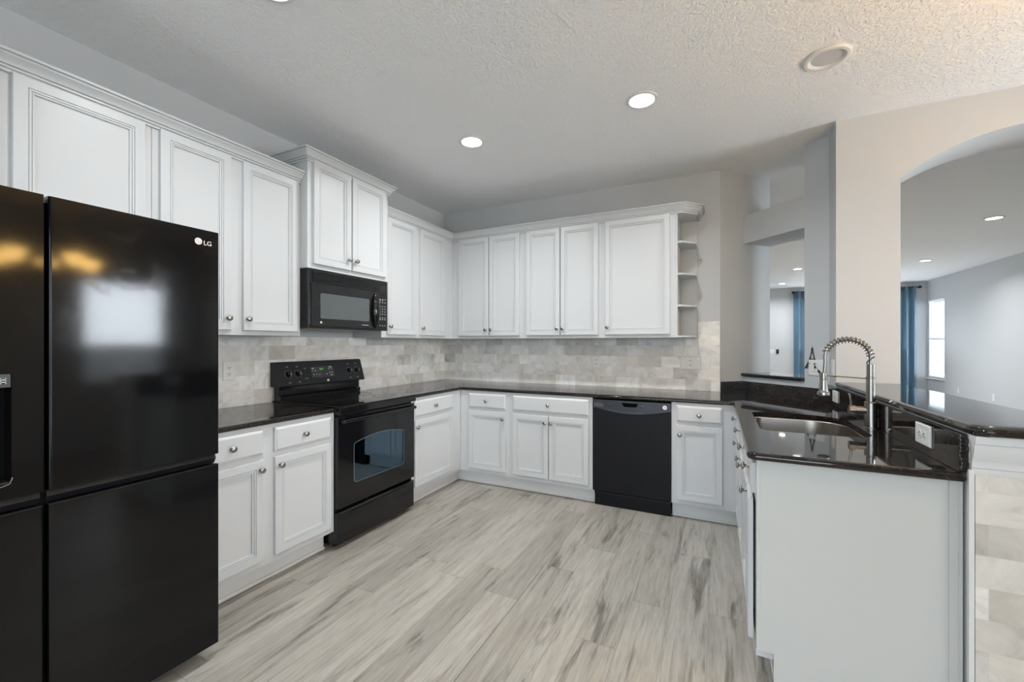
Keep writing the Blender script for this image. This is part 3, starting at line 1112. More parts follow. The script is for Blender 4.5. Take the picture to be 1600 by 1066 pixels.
wall_plate('outlet', 'white outlet low on the far right living room wall, away from the window', (LX - .001, 7.13, .30), -R90, .075, .118, [('d', 0, 0)])
wall_plate('switch', 'white switch plate on the far living room wall beside a black remote', (4.18 + .02, LY - .001, 1.10), 0, .19, .116, [('r', -.046, 0), ('r', 0, 0), ('r', .046, 0)], 'switch')
rm = thing('remote_holder', 'small black remote in a wall holder beside the far switch plate', 'remote', (4.372, LY, 1.04))
MB().box(-.032, .032, -.022, -.001, 0, .12, .008).build('body', M['black'], rm)
MB().box(-.018, .018, -.0235, -.0215, .06, .10, .003).build('button_pad', M['satin'], rm)

# lattice tower decal on the angled column
def lattice_tower():
    mb = MB()
    H = .152
    def hw(z):
        return .052 * (1 - z / H) ** 1.9 + .0035
    def bar(a, b_, r=.0022):
        mb.tube([(a[0], 0, a[1]), (b_[0], 0, b_[1])], r, 6)
    N = 14
    for s in (-1, 1):
        for k in range(N):
            za, zb = H * k / N, H * (k + 1) / N
            bar((s * hw(za), za), (s * hw(zb), zb), .0032)
            if za < .085:
                ia, ib = max(.0, hw(za) - .018 * (1 - za / .1)), max(.0, hw(zb) - .018 * (1 - zb / .1))
                bar((s * ia, za), (s * ib, zb), .0024)
                bar((s * hw(za), za), (s * ib, zb), .0015)
                bar((s * ia, za), (s * hw(zb), zb), .0015)
    for z, r in ((.036, .0042), (.070, .0036), (.118, .003)):
        bar((-hw(z) - .002, z), (hw(z) + .002, z), r)
    for k in range(8):
        a, b_ = PI * k / 8, PI * (k + 1) / 8
        bar((.027 * math.cos(a), .006 + .027 * math.sin(a)), (.027 * math.cos(b_), .006 + .027 * math.sin(b_)), .002)
    bar((0, H), (0, H + .012), .0018)
    return mb


ld = thing('tower_decoration', 'dark openwork lattice tower decoration on the angled column beside the pass-through', 'decoration', (3.478 - .003, -.250 - .003, 1.142), -PI / 4)
lattice_tower().build('tower', M['verdigris'], ld, smooth=60)
sp = MB()
for k in range(16):
    a = random.uniform(0, 1)
    x, z = .020 + .055 * a, .030 - .075 * a + random.uniform(-.016, .016)
    sp.box(-.007, .007, -.001, .001, -.003, .003, .0008, 1, Matrix.Translation((x, -.009, z)) @ Matrix.Rotation(random.uniform(-2, 2), 4, 'Y'))
sp.tube([(.015, -.008, .034), (.045, -.008, .0), (.074, -.008, -.048)], .0015, 6)
sp.build('leaf_sprig', M['verdigris'], ld)

# ================================================================== refrigerator
FXF, FYR, FYL, FYM = .940, -2.972, -3.885, -3.4845
fr = thing('refrigerator', 'large black four-door refrigerator at the left edge of the kitchen', 'refrigerator', (FXF, FYL, 0), R90)
FW = FYR - FYL
mid = FYM - FYL
MB().box(.012, FW - .012, .075, FXF - .03, .045, 1.775, .006).build('body', M['satin'], fr)
MB().box(.02, FW - .02, .10, .13, .012, .05).build('base_grille', M['void'], fr)
for x in (.06, FW - .06):
    for y in (.14, .75):
        MB().lathe([(.022, 0), (.022, .012), (.012, .016), (.012, .05), (0, .05)], 14).build('foot', M['void'], fr, (x, y, 0))
MB().box(mid - .016, mid + .016, .036, .075, .06, 1.78).build('centre_strip', M['void'], fr)


def fr_door(x0, x1, z0, z1, name):
    """door with softly rounded vertical edges"""
    mb = MB()
    pl = round_poly([(x0, .072), (x0, 0), (x1, 0), (x1, .072)][::-1], [0, .008, .008, 0], 5)
    mb.prism(pl, z0, z1)
    return mb.build(name, M['fridge'], fr, smooth=40)


g = .0055
fr_door(mid + g, FW, .862, 1.797, 'door')
dl = None
# freezer door with the water dispenser cut into it
dx0, dx1, dz0, dz1 = .09, -3.557 - FYL, .905, 1.237


def holed_panel(outer, hole, y0, y1):
    """slab in local xz with a hole right through it"""
    b = bmesh.new()
    ol = [[b.verts.new((x, y, z)) for x, z in outer] for y in (y0, y1)]
    hl = [[b.verts.new((x, y, z)) for x, z in hole] for y in (y0, y1)]
    for A in (ol, hl):
        n = len(A[0])
        for i in range(n):
            j = (i + 1) % n
            b.faces.new((A[0][i], A[0][j], A[1][j], A[1][i]))
    for k in (0, 1):
        ed = []
        for A in (ol[k], hl[k]):
            ed += [b.edges.get((A[i], A[(i + 1) % len(A)])) for i in range(len(A))]
        bmesh.ops.triangle_fill(b, use_beauty=True, edges=ed)
    bmesh.ops.recalc_face_normals(b, faces=b.faces[:])
    return b


fd = MB().add(holed_panel([(0, .862), (mid - g, .862), (mid - g, 1.797), (0, 1.797)],
                          round_poly([(dx0, dz0), (dx1, dz0), (dx1, dz1), (dx0, dz1)], [.012, .016, .004, .004], 5), 0, .072))
fd.box(dx0, dx1, .066, .072, dz0, dz1)
fd = fd.build('door', M['fridge'], fr, smooth=0)
MB().box(dx0, dx1, .003, .066, 1.196, dz1, .002).build('control_strip', pmat('grey_control_strip', (.05, .05, .055), .3), fd)
ic = MB()
for k in range(3):
    ic.box(dx1 - .022, dx1 - .010, .0022, .003, 1.207 + k * .007, 1.211 + k * .007)
ic.box(dx1 - .020, dx1 - .012, .0022, .003, 1.207, 1.224)
ic.build('icon', M['print_'], fd)
MB().box(dx0, dx1, .060, .0655, dz0, 1.196).build('dispenser_back', M['void'], fd)
MB().box(dx0, dx1 - .001, .004, .060, dz0, dz0 + .008, .002).build('drip_tray', M['satin'], fd)
MB().tube([(dx1 + .002, -.001, dz0 + .02), (dx1 - .004, -.001, dz0 + .002), (dx1 - .02, -.001, dz0 - .003), (dx0, -.001, dz0 - .003)], .0016, 6).build('trim_line', M['nickel'], fd)
fr_door(0, mid - g, .062, .814, 'door')
fr_door(mid + g, FW, .062, .814, 'door')
for x0, x1 in ((0, mid - g), (mid + g, FW)):
    h = MB()
    # slanted finger pull between the upper and lower doors
    h.rings([[(x, .030, .862), (x, .020, .840), (x, .034, .818), (x, .070, .814), (x, .070, .862)] for x in (x0 + .002, x1 - .002)])
    h.box(x0 + .001, x1 - .001, -.0005, .022, .8145, .8175, .001)
    h.build('handle_recess', M['satin'], fr, smooth=20)
# badge: disc with a round face mark, then the letters
bx, bz = -3.052 - FYL, 1.7465
bd = MB().lathe([(.0135, 0), (.0135, .0012), (.012, .0016), (0, .0016)], 28, Matrix.Translation((bx, 0, bz)) @ Matrix.Rotation(R90, 4, 'X'))
bd.add(text_mesh('LG', .026, .0008), Matrix.Translation((bx + .034, -.001, bz - .004)))
bd = bd.build('badge', M['silver'], fr)
bd['label'] = 'silver round badge and letters'
mk = MB()
def arc_tube(mb, cx, cz, r, a0, a1, y, rad, n=14):
    mb.tube([(cx + r * math.cos(a0 + (a1 - a0) * k / n), y, cz + r * math.sin(a0 + (a1 - a0) * k / n)) for k in range(n + 1)], rad, 5)
arc_tube(mk, bx, bz, .0088, PI * .5, PI * 2.0, -.0017, .0007)
mk.tube([(bx, -.0017, bz + .0055), (bx, -.0017, bz - .005), (bx + .004, -.0017, bz - .005)], .0007, 5)
mk.tube([(bx + .0088, -.0017, bz), (bx + .004, -.0017, bz)], .0007, 5)
mk.lathe([(.0012, 0), (.0012, .0012), (0, .0013)], 8, Matrix.Translation((bx - .0042, -.001, bz + .003)) @ Matrix.Rotation(R90, 4, 'X'))
mk.build('face_mark', pmat('badge_mark_grey', (.30, .25, .25), .5), bd)

# ================================================================== range
RX, RY, RW = .661, -2.107, .757
rg = thing('range', 'black electric range with glass cooktop and oven window between the base cabinets', 'range', (RX, RY, 0), R90)
def wbox(x0, x1, y0, y1, z0, z1, b=0.):
    return MB().box(x0, x1, y0, y1, z0, z1, b)
bd_ = MB().box(.003, .022, .03, .640, .025, .905).box(RW - .022, RW - .003, .03, .640, .025, .905)
bd_.box(.022, RW - .022, .60, .640, .025, .905).box(.022, RW - .022, .045, .60, .235, .255).box(.022, RW - .022, .03, .60, .845, .905)
bd_.box(.022, .10, .045, .60, .255, .845).box(RW - .10, RW - .022, .045, .60, .255, .845)
bd_.build('body', M['gloss'], rg, smooth=0)
for x in (.05, RW - .05):
    for y in (.08, .58):
        MB().lathe([(.018, 0), (.018, .010), (.009, .013), (.009, .03), (0, .03)], 12).build('foot', M['void'], rg, (x, y, 0))
# oven cavity seen through the window
MB().box(.10, .105, .05, .59, .30, .80).box(RW - .105, RW - .10, .05, .59, .30, .80).box(.10, RW - .10, .585, .59, .30, .80).box(.10, RW - .10, .05, .59, .295, .30).box(.10, RW - .10, .05, .59, .80, .805).build('oven_liner', M['oveninner'], rg, smooth=0)
for z in (.43, .58):
    rk = MB()
    for k in range(11):
        x = .12 + k * (RW - .24) / 10
        rk.tube([(x, .07, z), (x, .57, z)], .0022, 5)
    rk.tube([(.11, .07, z), (RW - .11, .07, z)], .003, 6).tube([(.11, .57, z), (RW - .11, .57, z)], .003, 6)
    rk.build('oven_rack', M['nickel'], rg, smooth=60)
# storage drawer with a pressed grip
dr = MB().front(RW - .006, .205, [(0, .030), (0, .006), (.006, .0), (.010, 0)], Matrix.Translation((.003, 0, .030)))
dr = dr.build('drawer', M['gloss'], rg, smooth=20)
gp = MB().rings([[(.10, -.0015, .215), (RW - .10, -.0015, .215), (RW - .115, -.0015, .180), (.115, -.0015, .180)], [(.10, .002, .217), (RW - .10, .002, .217), (RW - .115, .002, .178), (.115, .002, .178)]])
gp.box(.10, RW - .10, -.006, .0, .213, .219, .002).build('grip', M['gloss'], dr)


def oven_door():
    """door slab with an arched window opening"""
    w0, w1, z0, z1 = .004, RW - .004, .262, .852
    a0, a1, b0, bs, rise = .135, RW - .128, .398, .660, .052
    N = 24
    top = [(a0 + (a1 - a0) * k / N, bs + rise * math.sin(PI * (.12 + .76 * k / N)) - rise * math.sin(PI * .12)) for k in range(N + 1)]
    hole = round_poly([(a0, b0), (a1, b0), (a1, top[-1][1])] + top[::-1][1:-1] + [(a0, top[0][1])], [.022, .022, .018] + [0] * (N - 1) + [.018], 5)
    outer = round_poly([(w0, z0), (w1, z0), (w1, z1), (w0, z1)], .006, 3)
    b = bmesh.new()
    ol = [[b.verts.new((x, y, z)) for x, z in outer] for y in (0, .032)]
    hl = [[b.verts.new((x, y, z)) for x, z in hole] for y in (0, .032)]
    for A in (ol, hl):
        n = len(A[0])
        for i in range(n):
            j = (i + 1) % n
            b.faces.new((A[0][i], A[0][j], A[1][j], A[1][i]))
    for k in (0, 1):
        ed = []
        for A in (ol[k], hl[k]):
            ed += [b.edges.get((A[i], A[(i + 1) % len(A)])) for i in range(len(A))]
        bmesh.ops.triangle_fill(b, use_beauty=True, edges=ed)
    bmesh.ops.recalc_face_normals(b, faces=b.faces[:])
    return MB().add(b), hole


od, hole = oven_door()
od = od.build('oven_door', M['gloss'], rg, smooth=30)
gl = bmesh.new()
vs = [gl.verts.new((x, .004, z)) for x, z in hole]
vb = [gl.verts.new((x, .008, z)) for x, z in hole]
gl.faces.new(vs)
gl.faces.new(vb[::-1])
for i in range(len(vs)):
    gl.faces.new((vs[i], vs[(i + 1) % len(vs)], vb[(i + 1) % len(vs)], vb[i]))
bmesh.ops.recalc_face_normals(gl, faces=gl.faces[:])
MB().add(gl).build('window', M['ovglass'], od)
hp = [(x, -.001, z) for x, z in hole]
MB().tube(hp + hp[:1], .0014, 5, False).build('window_border', pmat('bluish_grey_border', (.20, .25, .30), .3, .3), od)
hd = MB().box(.018, RW - .018, -.042, -.020, .812, .836, .009, 3)
hd.box(.018, .050, -.030, .002, .806, .838, .008).box(RW - .050, RW - .018, -.030, .002, .806, .838, .008)
hd.build('handle', M['gloss'], od, smooth=50)
# cooktop
MB().box(.0, RW, -.018, .030, .868, .914, .006).build('front_rail', M['gloss'], rg)
ck = MB().box(.0, RW, -.020, .645, .9145, .922, .003).build('cooktop', M['ceram'], rg)
el = MB()
for cx, cy, r in ((.20, .14, .115), (.56, .14, .085), (.20, .40, .085), (.56, .40, .105)):
    for rr in (r, r - .006):
        el.lathe([(rr, .9219), (rr, .9224), (rr - .0016, .9224), (rr - .0016, .9219)], 40, Matrix.Translation((cx, cy, 0)))
el.build('burner_ring', pmat('grey_burner_print', (.016, .016, .016), .2), ck)
# backguard: riser, ledge, slanted console
bg = MB()
sec = [(.640, .923), (.575, .923), (.572, .950), (.590, .962), (.590, 1.030), (.640, 1.030)]
bg.rings([[(x, y, z) for y, z in sec] for x in (.012, RW - .012)])
bg.build('backguard', M['gloss'], rg, smooth=20)
con = MB()
secc = [(.640, 1.022), (.556, 1.018), (.549, 1.026), (.600, 1.186), (.610, 1.194), (.650, 1.194), (.650, 1.022)]
con.rings([[(x, y, z) for y, z in secc] for x in (-.012, RW + .012)])
con = con.build('control_panel', M['satin'], rg, smooth=25)
cp0, cp1 = Vector((0, .549, 1.026)), Vector((0, .600, 1.186))
cdir = (cp1 - cp0).normalized()
tilt = math.atan2(cp1.y - cp0.y, cp1.z - cp0.z)
def on_panel(x, f, out=0.):
    p = cp0.lerp(cp1, f)
    n = Vector((0, -cdir.z, cdir.y))
    return Matrix.Translation((x, p.y + n.y * out, p.z + n.z * out)) @ Matrix.Rotation(-tilt, 4, 'X')
for x in (.072, .150, .622, .702):
    kb = MB().lathe([(.0215, .0), (.0215, .006), (.0185, .010), (.0175, .022), (.016, .024), (0, .024)], 26, on_panel(x, .5) @ Matrix.Rotation(R90, 4, 'X'))
    kb.box(-.0035, .0035, -.030, -.02, -.017, .017, .002, 2, on_panel(x, .5))
    kb = kb.build('knob', M['black'], con, smooth=40)
    mk = MB().box(-.0045, .0045, -.0308, -.0302, -.010, -.004, 0, 2, on_panel(x, .5)).box(-.003, .003, -.0308, -.0302, .003, .007, 0, 2, on_panel(x, .5))
    mk.build('pointer', M['print_'], kb)
pr = MB()
for x in (.072, .150, .622, .702):
    for k in range(11):
        a = math.radians(-60 + 300 * k / 10)
        pr.box(-.0010, .0010, -.0006, .0004, -.0022, .0022, 0, 2, on_panel(x, .5) @ Matrix.Translation((.0275 * math.cos(a), 0, .0275 * math.sin(a))) @ Matrix.Rotation(-a + R90, 4, 'Y'))
    pr.box(-.008, .008, -.0006, .0004, -.0015, .0015, 0, 2, on_panel(x, .13)).box(-.008, .008, -.0006, .0004, -.0013, .0013, 0, 2, on_panel(x, .83))
pr.box(-.010, .010, -.0006, .0004, -.001, .001, 0, 2, on_panel(.215, .72)).box(-.010, .010, -.0006, .0004, -.001, .001, 0, 2, on_panel(.215, .26))
pr.build('dial_marking', M['print_'], con)
ds = MB().box(-.105, .105, -.0012, .0006, -.044, .044, .0005, 1, on_panel(.365, .52)).build('display', M['ceram'], con)
db = MB()
for x, z, w in ((-.085, .030, .02), (-.088, .012, .006), (-.066, .012, .006), (-.086, -.020, .006), (-.062, -.018, .006), (-.034, -.020, .006), (.032, -.020, .006), (.062, .022, .007), (.084, .026, .007), (.062, -.010, .006), (.084, -.010, .006), (.073, -.030, .018), (.073, .036, .018)):
    db.box(x - w / 2, x + w / 2, -.0018, -.0010, z - .003, z + .003, 0, 1, on_panel(.365, .52))
db.build('display_marking', M['print_'], ds)
MB().add(text_mesh('8:31', .020, .0003), on_panel(.365, .52, .0018) @ Matrix.Translation((-.008, 0, .022))).build('clock_digits', M['green'], ds)
lg = MB().lathe([(.0095, 0), (.0095, .0012), (0, .0014)], 24, on_panel(.398, .10) @ Matrix.Rotation(R90, 4, 'X')).build('badge', M['silver'], con)
MB().add(text_mesh('GE', .0095, .0004), on_panel(.398, .10, .0018)).build('monogram', M['slot'], lg)

# ================================================================== microwave
MX, MZ0, MZ1 = .398, 1.432, 1.832
mw = thing('microwave', 'black over-the-range microwave hung under the raised cabinet', 'microwave', (MX, -2.121, 0), R90)
MB().box(.001, .755, .035, .385, MZ0 + .004, MZ1 - .004, .004).build('body', M['satin'], mw)
MB().box(.02, .735, .06, .36, MZ0 - .004, MZ0 + .004).build('underside_plate', pmat('grey_filter_metal', (.25, .24, .22), .4, .6), mw)
ff = MB()
ff.prism(round_poly([(0, .034), (0, 0), (.755, 0), (.755, .034)][::-1], [0, .012, .012, 0], 4), MZ0, MZ1)
ff = ff.build('front_frame', M['satin'], mw, smooth=40)
vx1 = .628
vg = MB()
for k in range(6):
    z = 1.748 + k * .0125
    vg.rings([[(x, -.0075, z), (x, -.0070, z + .0055), (x, .004, z + .0085), (x, .004, z - .002)] for x in (.035, vx1)])
vg.box(.03, vx1 + .004, -.0005, .002, 1.740, 1.826)
vg.build('vent_grille', M['black'], mw, smooth=0)
d0, d1 = .030, .640
md = MB().box(d0, .330, -.006, 0, 1.446, 1.738, .002).box(.3325, d1, -.006, 0, 1.446, 1.738, .002).build('door', M['black'], mw)
wn_ = MB().prism(round_poly([(.095, 1.500), (.545, 1.500), (.545, 1.674), (.095, 1.674)], .012, 4), -.0068, -.0061).build('window', M['mwglass'], md)
wn_.data.transform(Matrix(((1, 0, 0, 0), (0, 0, 1, 0), (0, 1, 0, 0), (0, 0, 0, 1))))
wn_.data.flip_normals()
def lens_handle():
    """bowed pull: leaf-shaped outline, thick in the middle"""
    mb = MB()
    H, N = .138, 20
    rings = []
    for k in range(N + 1):
        s = -1 + 2 * k / N
        half = .0035 + .0335 * math.cos(s * PI / 2) ** .8
        th = .008 + .034 * math.cos(s * PI / 2) ** .7
        rings.append([(half * math.cos(2 * PI * j / 16), -.006 - th * .5 + th * .5 * math.sin(2 * PI * j / 16), s * H) for j in range(16)])
    mb.rings(rings)
    return mb
lens_handle().build('handle', M['gloss'], md, (.602, 0, 1.587), smooth=60)
MB().box(.012, .026, -.003, .002, 1.455, 1.735, .002).build('side_strip', M['gloss'], mw)
kp = MB()
for r in range(9):
    z = (1.685, 1.677, 1.660, 1.628, 1.607, 1.586, 1.565, 1.535, 1.522)[r]
    for cidx in range(3):
        if r == 1 and cidx == 2:
            continue
        x = .668 + cidx * .027
        kp.box(x - .006, x + .006, -.0008, .0002, z - .0028, z + .0028)
for cidx in range(3):
    x = .668 + cidx * .027
    kp.box(x - .006, x + .006, -.0008, .0002, 1.470, 1.475)
kp.build('keypad', M['print_'], mw)
MB().box(.652, .742, -.0008, .0004, 1.735, 1.795, .0003, 1).build('display', M['ceram'], mw)
lg = MB().lathe([(.0085, 0), (.0085, .0012), (0, .0014)], 24, Matrix.Translation((.101, -.006, 1.473)) @ Matrix.Rotation(R90, 4, 'X')).build('badge', M['silver'], md)
MB().add(text_mesh('GE', .0085, .0004), Matrix.Translation((.101, -.0076, 1.473))).build('monogram', M['slot'], lg)
MB().box(.470, .535, -.0066, -.0058, 1.468, 1.472).build('name_strip', M['print_'], md)

# ================================================================== dishwasher
DX, DY, DW = 1.9235, -.640, .603
dw = thing('dishwasher', 'black built-in dishwasher under the back worktop', 'dishwasher', (DX, DY, 0), 0)
MB().box(.006, DW - .006, .03, .57, .10, .872).build('tub', M['satin'], dw)
DCZ = .0
def dw_door():
    pts = [(0, .795)]
    for k in range(21):
        x = DW * k / 20
        pts.append((x, .806 - .040 * math.sin(PI * k / 20)))
    low = [(0, .128), (DW, .128)] + [(x, z) for x, z in pts[1:][::-1]]
    upp = [(x, z - .0 + .002) for x, z in pts[1:]] + [(DW, .872), (0, .872)]
    return low, upp
low, upp = dw_door()
XZ = Matrix(((1, 0, 0, 0), (0, 0, 1, 0), (0, 1, 0, 0), (0, 0, 0, 1)))
MB().prism(low, 0, .03, 0, XZ).build('door', M['matte'], dw, smooth=30).data.flip_normals()
cpn = MB()
# control panel split round the handle pocket
uz = lambda x: .808 - .040 * math.sin(PI * x / DW)
px0, px1, pzb, pzt = .235, .365, .824, .856
def strip(x0, x1, top, bottom=None, n=10):
    pts = [(x0 + (x1 - x0) * k / n, (bottom if bottom is not None else uz(x0 + (x1 - x0) * k / n))) for k in range(n + 1)]
    return pts + [(x1, top), (x0, top)]
cpn.prism(strip(0, px0, .872), -.004, .03, 0, XZ)
cpn.prism(strip(px1, DW, .872), -.004, .03, 0, XZ)
cpn.prism(strip(px0, px1, pzb), -.004, .03, 0, XZ)
cpn.prism([(px0, pzt), (px1, pzt), (px1, .872), (px0, .872)], -.010, .03, 0, XZ)
cpn.prism([(px0, pzb), (px0 + .018, pzb), (px0, pzt)], -.004, .03, 0, XZ).prism([(px1, pzb), (px1, pzt), (px1 - .018, pzb)], -.004, .03, 0, XZ)
bmesh.ops.recalc_face_normals(cpn.bm, faces=cpn.bm.faces[:])
cpn = cpn.build('control_panel', pmat('blue_black_plastic', (.016, .018, .026), .3), dw, smooth=20)
MB().box(px0, px1, .022, .029, pzb, pzt).build('handle_pocket', M['void'], cpn)
mk = MB()
for k in range(17):
    x = .115 + k * .018
    z = uz(x) + .011
    mk.box(x - .005, x + .005, -.0046, -.0038, z - .003, z + .003)
mk.box(.125, .16, -.0046, -.0038, .838, .841).box(.385, .41, -.0046, -.0038, .838, .844).box(.425, .465, -.0046, -.0038, .826, .828)
mk.build('button', pmat('slate_button', (.06, .075, .10), .4), cpn)
lb = MB().box(.010, .092, -.0048, -.0036, .812, .850).build('sticker', pmat('dark_sticker', (.035, .036, .038), .4), cpn)
sb = MB()
for z, w in ((.842, .05), (.832, .075), (.822, .07)):
    sb.box(.016, .016 + w, -.0054, -.0046, z - .0014, z + .0014)
sb.build('sticker_text', pmat('faint_grey_print', (.16, .16, .15), .5), lb)
bd2 = MB().lathe([(.016, 0), (.016, .0015), (.014, .002), (0, .002)], 28, Matrix.Translation((.560, -.004, .838)) @ Matrix.Rotation(R90, 4, 'X')).build('badge', M['silver'], cpn)
MB().add(text_mesh('GE', .015, .0004), Matrix.Translation((.560, -.0064, .838))).build('monogram', M['slot'], bd2)
MB().box(.008, DW - .008, .035, .050, .0, .118, .002).box(.008, DW - .008, .030, .036, .112, .120).build('toe_panel', M['matte'], dw)

# ================================================================== ceiling lights
def ceiling_light(label, loc, lit=True, R=.072, group=None, watts=None):
    root = thing('ceiling_light', label, 'ceiling light', loc, 0, group)
    MB().lathe([(R + .022, -.0005), (R + .022, -.004), (R + .014, -.008), (R + .003, -.008), (R, -.004), (R, -.0005)], 40).build('trim_ring', M['trim'], root)
    MB().lathe([(0, -.0045), (R * .7, -.0042), (R, -.003), (R, -.001), (0, -.001)], 32).build('lens', M['lens'] if lit else M['dull'], root)
    if lit:
        d = bpy.data.lights.new('lamp', 'AREA')
        d.shape = 'DISK'
        d.size = 2 * R * .9
        d.energy = watts or LED
        d.color = LEDC
        d.spread = math.radians(150)
        o = bpy.data.objects.new('lamp', d)
        COL.objects.link(o)
        o.parent = root
        o.location = (0, 0, -.0075)
    return root


G = 'recessed ceiling lights'
ceiling_light('lit round recessed light in the kitchen ceiling nearest the corner cabinets', (1.215, -1.376, CZ))
ceiling_light('lit round recessed light in the middle of the kitchen ceiling', (2.428, -1.372, CZ), watts=10.5)
ceiling_light('lit recessed kitchen light overhead, level with the refrigerator', (1.18, -2.90, CZ), watts=8.5)
ceiling_light('added unseen recessed light behind the camera on the refrigerator side', (1.18, -4.60, CZ), watts=8.5)  # extra lamp out of view, added for more light from above
un = thing('ceiling_light', 'unlit round recessed light with a deep white trim near the arch', 'ceiling light', (3.357, -1.340, CZ))
MB().lathe([(.105, -.0005), (.105, -.005), (.098, -.011), (.084, -.012), (.074, -.006), (.070, -.0015), (.070, -.0005)], 44).build('trim_ring', M['trim'], un)
MB().lathe([(0, -.0030), (.050, -.0026), (.070, -.0016), (.070, -.0006), (0, -.0006)], 36).build('lens', M['dull'], un)
s = (LZ - 1.3281) / (2.82 - 1.3281)
for (x, y), lab in (((5.814, 3.013), 'bright recessed light in the living room ceiling, nearest through the arch'), ((6.222, 6.074), 'bright recessed light in the living room ceiling above the blue curtain seen in the arch'),
                    ((4.289, 6.075), 'upper of two recessed lights seen through the angled pass-through'), ((4.301, 8.406), 'lower of two recessed lights seen through the angled pass-through')):
    ceiling_light(lab, (2.844 + (x - 2.844) * s, -4.028 + (y + 4.028) * s, LZ + .011), watts=23.0)
for x, y, lab in ((4.3, 2.95, 'added living room light, unseen behind the beige column'), (2.2, 2.9, 'added living room light, unseen behind the kitchen back wall, nearer one'), (2.2, 6.2, 'added living room light, unseen behind the kitchen back wall, farther one')):
    ceiling_light(lab, (x, y, LZ + .011), watts=23.0)  # extra lamps out of sight, added to brighten the living room ceiling
vt = thing('ceiling_vent', 'white slatted air vent in the living room ceiling at the top of the pass-through', 'vent', (2.844 + (3.86 - 2.844) * s, -4.028 + (3.20 + 4.028) * s, LZ + .011))
MB().box(-.16, .16, -.09, -.075, -.012, 0).box(-.16, .16, .075, .09, -.012, 0).box(-.16, -.145, -.09, .09, -.012, 0).box(.145, .16, -.09, .09, -.012, 0).build('frame', M['trim'], vt)
sl = MB()
for k in range(12):
    sl.box(-.135 + k * .0245, -.125 + k * .0245, -.075, .075, -.016, -.001)
sl.build('slats', M['trim'], vt)

# ================================================================== living room: curtains, blinds
def curtain(name, label, x0, x1, y, z0, z1, pleats):
    root = thing(name, label, 'curtain', ((x0 + x1) / 2, y, 0))
    w = x1 - x0
    N, K = pleats * 14, 10
    b = bmesh.new()
    grid = []
    for k in range(K + 1):
        z = z0 + (z1 - z0) * k / K
        row = []
        for i in range(N + 1):
            u = i / N
            amp = .035 + .022 * (1 - k / K)
            ph = 2 * PI * pleats * u
            x = -w / 2 + w * u + .012 * math.sin(ph * 2 + 1.0) * (1 - k / K)
            row.append(b.verts.new((x, amp * math.sin(ph) + .010 * math.sin(ph * .37 + k * .25), z)))
        grid.append(row)
    for r0, r1 in zip(grid, grid[1:]):
        for i in range(N):
            b.faces.new((r0[i], r0[i + 1], r1[i + 1], r1[i]))
    mb = MB().add(b)
    o = mb.build('cloth', M['curtain'], root, smooth=80)
    md_ = o.modifiers.new('thickness', 'SOLIDIFY')
    md_.thickness = .004
    gr = MB()
    for i in range(pleats * 2):
        x = -w / 2 + w * (i + .5) / (pleats * 2)
        rings = []
        gr.lathe([(.026, -.005), (.026, .005), (.019, .005), (.019, -.005)], 18, Matrix.Translation((x, 0, z1 - .045)) @ Matrix.Rotation(R90, 4, 'Y'))
    gr.build('grommets', M['nickel'], root, smooth=40)
    return root


ys = LY - .12
rod_z = 2.74
rod = thing('curtain_rod', 'black curtain rod across the far living room wall', 'curtain rod', (5.95, ys, rod_z))
MB().tube([(-1.19, 0, 0), (1.40, 0, 0)], .014, 12).build('rod', M['rod'], rod)
for x in (-1.22, 1.43):
    MB().lathe([(0, -.035), (.026, -.028), (.036, 0), (.026, .028), (0, .035)], 16, Matrix.Translation((x, 0, 0)) @ Matrix.Rotation(R90, 4, 'Y')).build('finial', M['rod'], rod)
for x in (-1.15, 0.1, 1.36):
    MB().box(x - .012, x + .012, -.005, .118, -.012, .012, .002).build('bracket', M['rod'], rod)
curtain('curtain', 'blue curtain panel seen through the angled pass-through opening', 4.74, 5.22, ys, .03, rod_z + .03, 3)
curtain('curtain', 'blue curtain panel seen through the arch beside the bright window', 6.86, 7.31, ys, .03, rod_z + .03, 3)

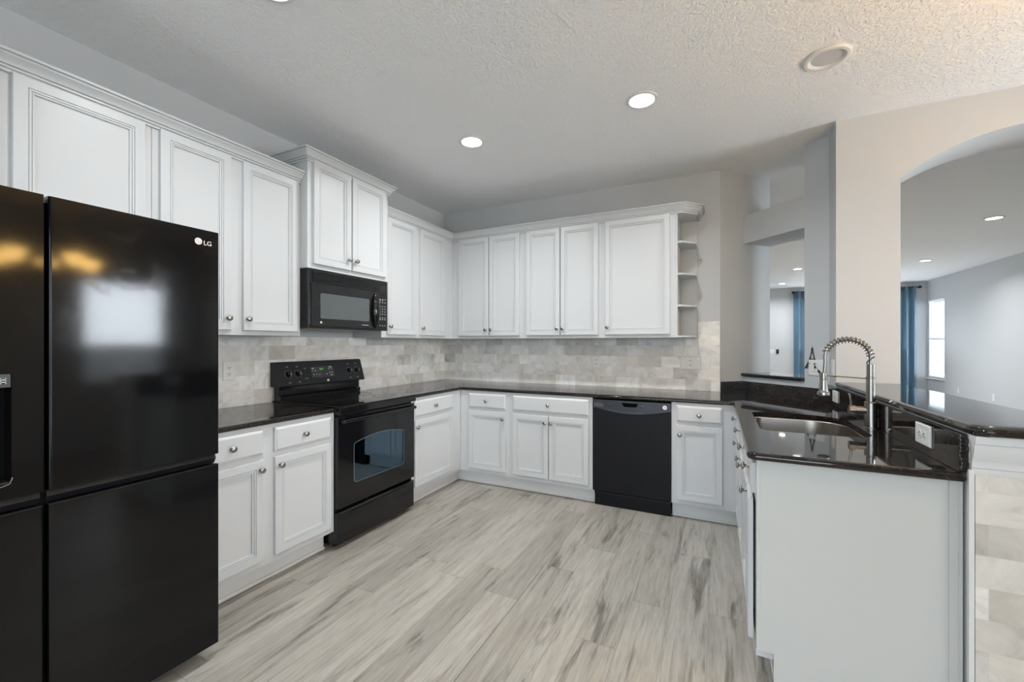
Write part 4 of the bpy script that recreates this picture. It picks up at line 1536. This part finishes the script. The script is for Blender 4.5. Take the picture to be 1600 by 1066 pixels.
bl = thing('window_blind', 'white horizontal slat blind over the bright living room window', 'blind', (LX + .002, (wy0 + wy1) / 2, wz0))
hh, ww = wz1 - wz0, wy1 - wy0 - .03
sl = MB()
n = 44
for k in range(n):
    z = .05 + k * (hh - .11) / n
    sl.box(-.019, .019, -ww / 2, ww / 2, -.0012, .0012, 0, 1, Matrix.Translation((.02, 0, z)) @ Matrix.Rotation(math.radians(55), 4, 'Y'))
sl.build('slats', M['blind'], bl, smooth=0)
MB().box(.0, .045, -ww / 2 - .01, ww / 2 + .01, hh - .06, hh - .004, .004).build('head_rail', M['blind'], bl)
MB().box(.004, .036, -ww / 2, ww / 2, .012, .036, .004).build('bottom_rail', M['blind'], bl)
ldr = MB()
for y in (-ww * .3, ww * .3):
    ldr.box(.0195, .0205, y - .002, y + .002, .03, hh - .05)
ldr.build('ladder_cord', M['blind'], bl)

# ================================================================== warm chandelier of the breakfast nook (mirrored in the refrigerator)
ch = thing('chandelier', 'warm glowing chandelier of the breakfast nook, mirrored in the refrigerator doors', 'chandelier', (4.50, -2.47, 0))
MB().lathe([(.065, CZ - .001), (.065, CZ - .018), (.02, CZ - .03), (0, CZ - .03)], 24).build('canopy', M['bronze'], ch)
MB().tube([(0, 0, CZ - .03), (0, 0, 2.02)], .008, 8).lathe([(0, 1.93), (.03, 1.95), (.045, 2.0), (.02, 2.06), (.03, 2.10), (.012, 2.16), (0, 2.16)], 18).build('stem', M['bronze'], ch)
for k in range(5):
    a = 2 * PI * k / 5 + .3
    ca, sa = math.cos(a), math.sin(a)
    MB().tube([(.03 * ca, .03 * sa, 1.99), (.14 * ca, .14 * sa, 1.93), (.26 * ca, .26 * sa, 1.96), (.30 * ca, .30 * sa, 2.02)], .007, 8).build('arm', M['bronze'], ch)
    MB().lathe([(.022, 0), (.045, .02), (.062, .06), (.072, .11), (.070, .112), (.058, .06), (.04, .024), (0, .01)], 20).build('shade', M['bulb'], ch, (.30 * ca, .30 * sa, 2.02))

# ================================================================== repeats share a group phrase
PHRASE = {'outlet': 'white wall outlets', 'switch': 'white wall switches', 'ceiling light': 'round recessed ceiling lights', 'curtain': 'blue curtain panels of the living room',
          'splashback': 'marble tile splashbacks'}
for o in list(SC.objects):
    if o.parent is None and o.get('category'):
        if o['category'] in PHRASE:
            o['group'] = PHRASE[o['category']]
        elif o.name.startswith('wall_cabinet'):
            o['group'] = 'white wall cabinets of the kitchen'
        elif o.name.startswith('base_cabinet'):
            o['group'] = 'white base cabinets of the kitchen'
        elif o.name.startswith('worktop'):
            o['group'] = 'black granite worktops'
        elif o.name.startswith('crown_molding'):
            o['group'] = 'white crown moldings of the cabinets'
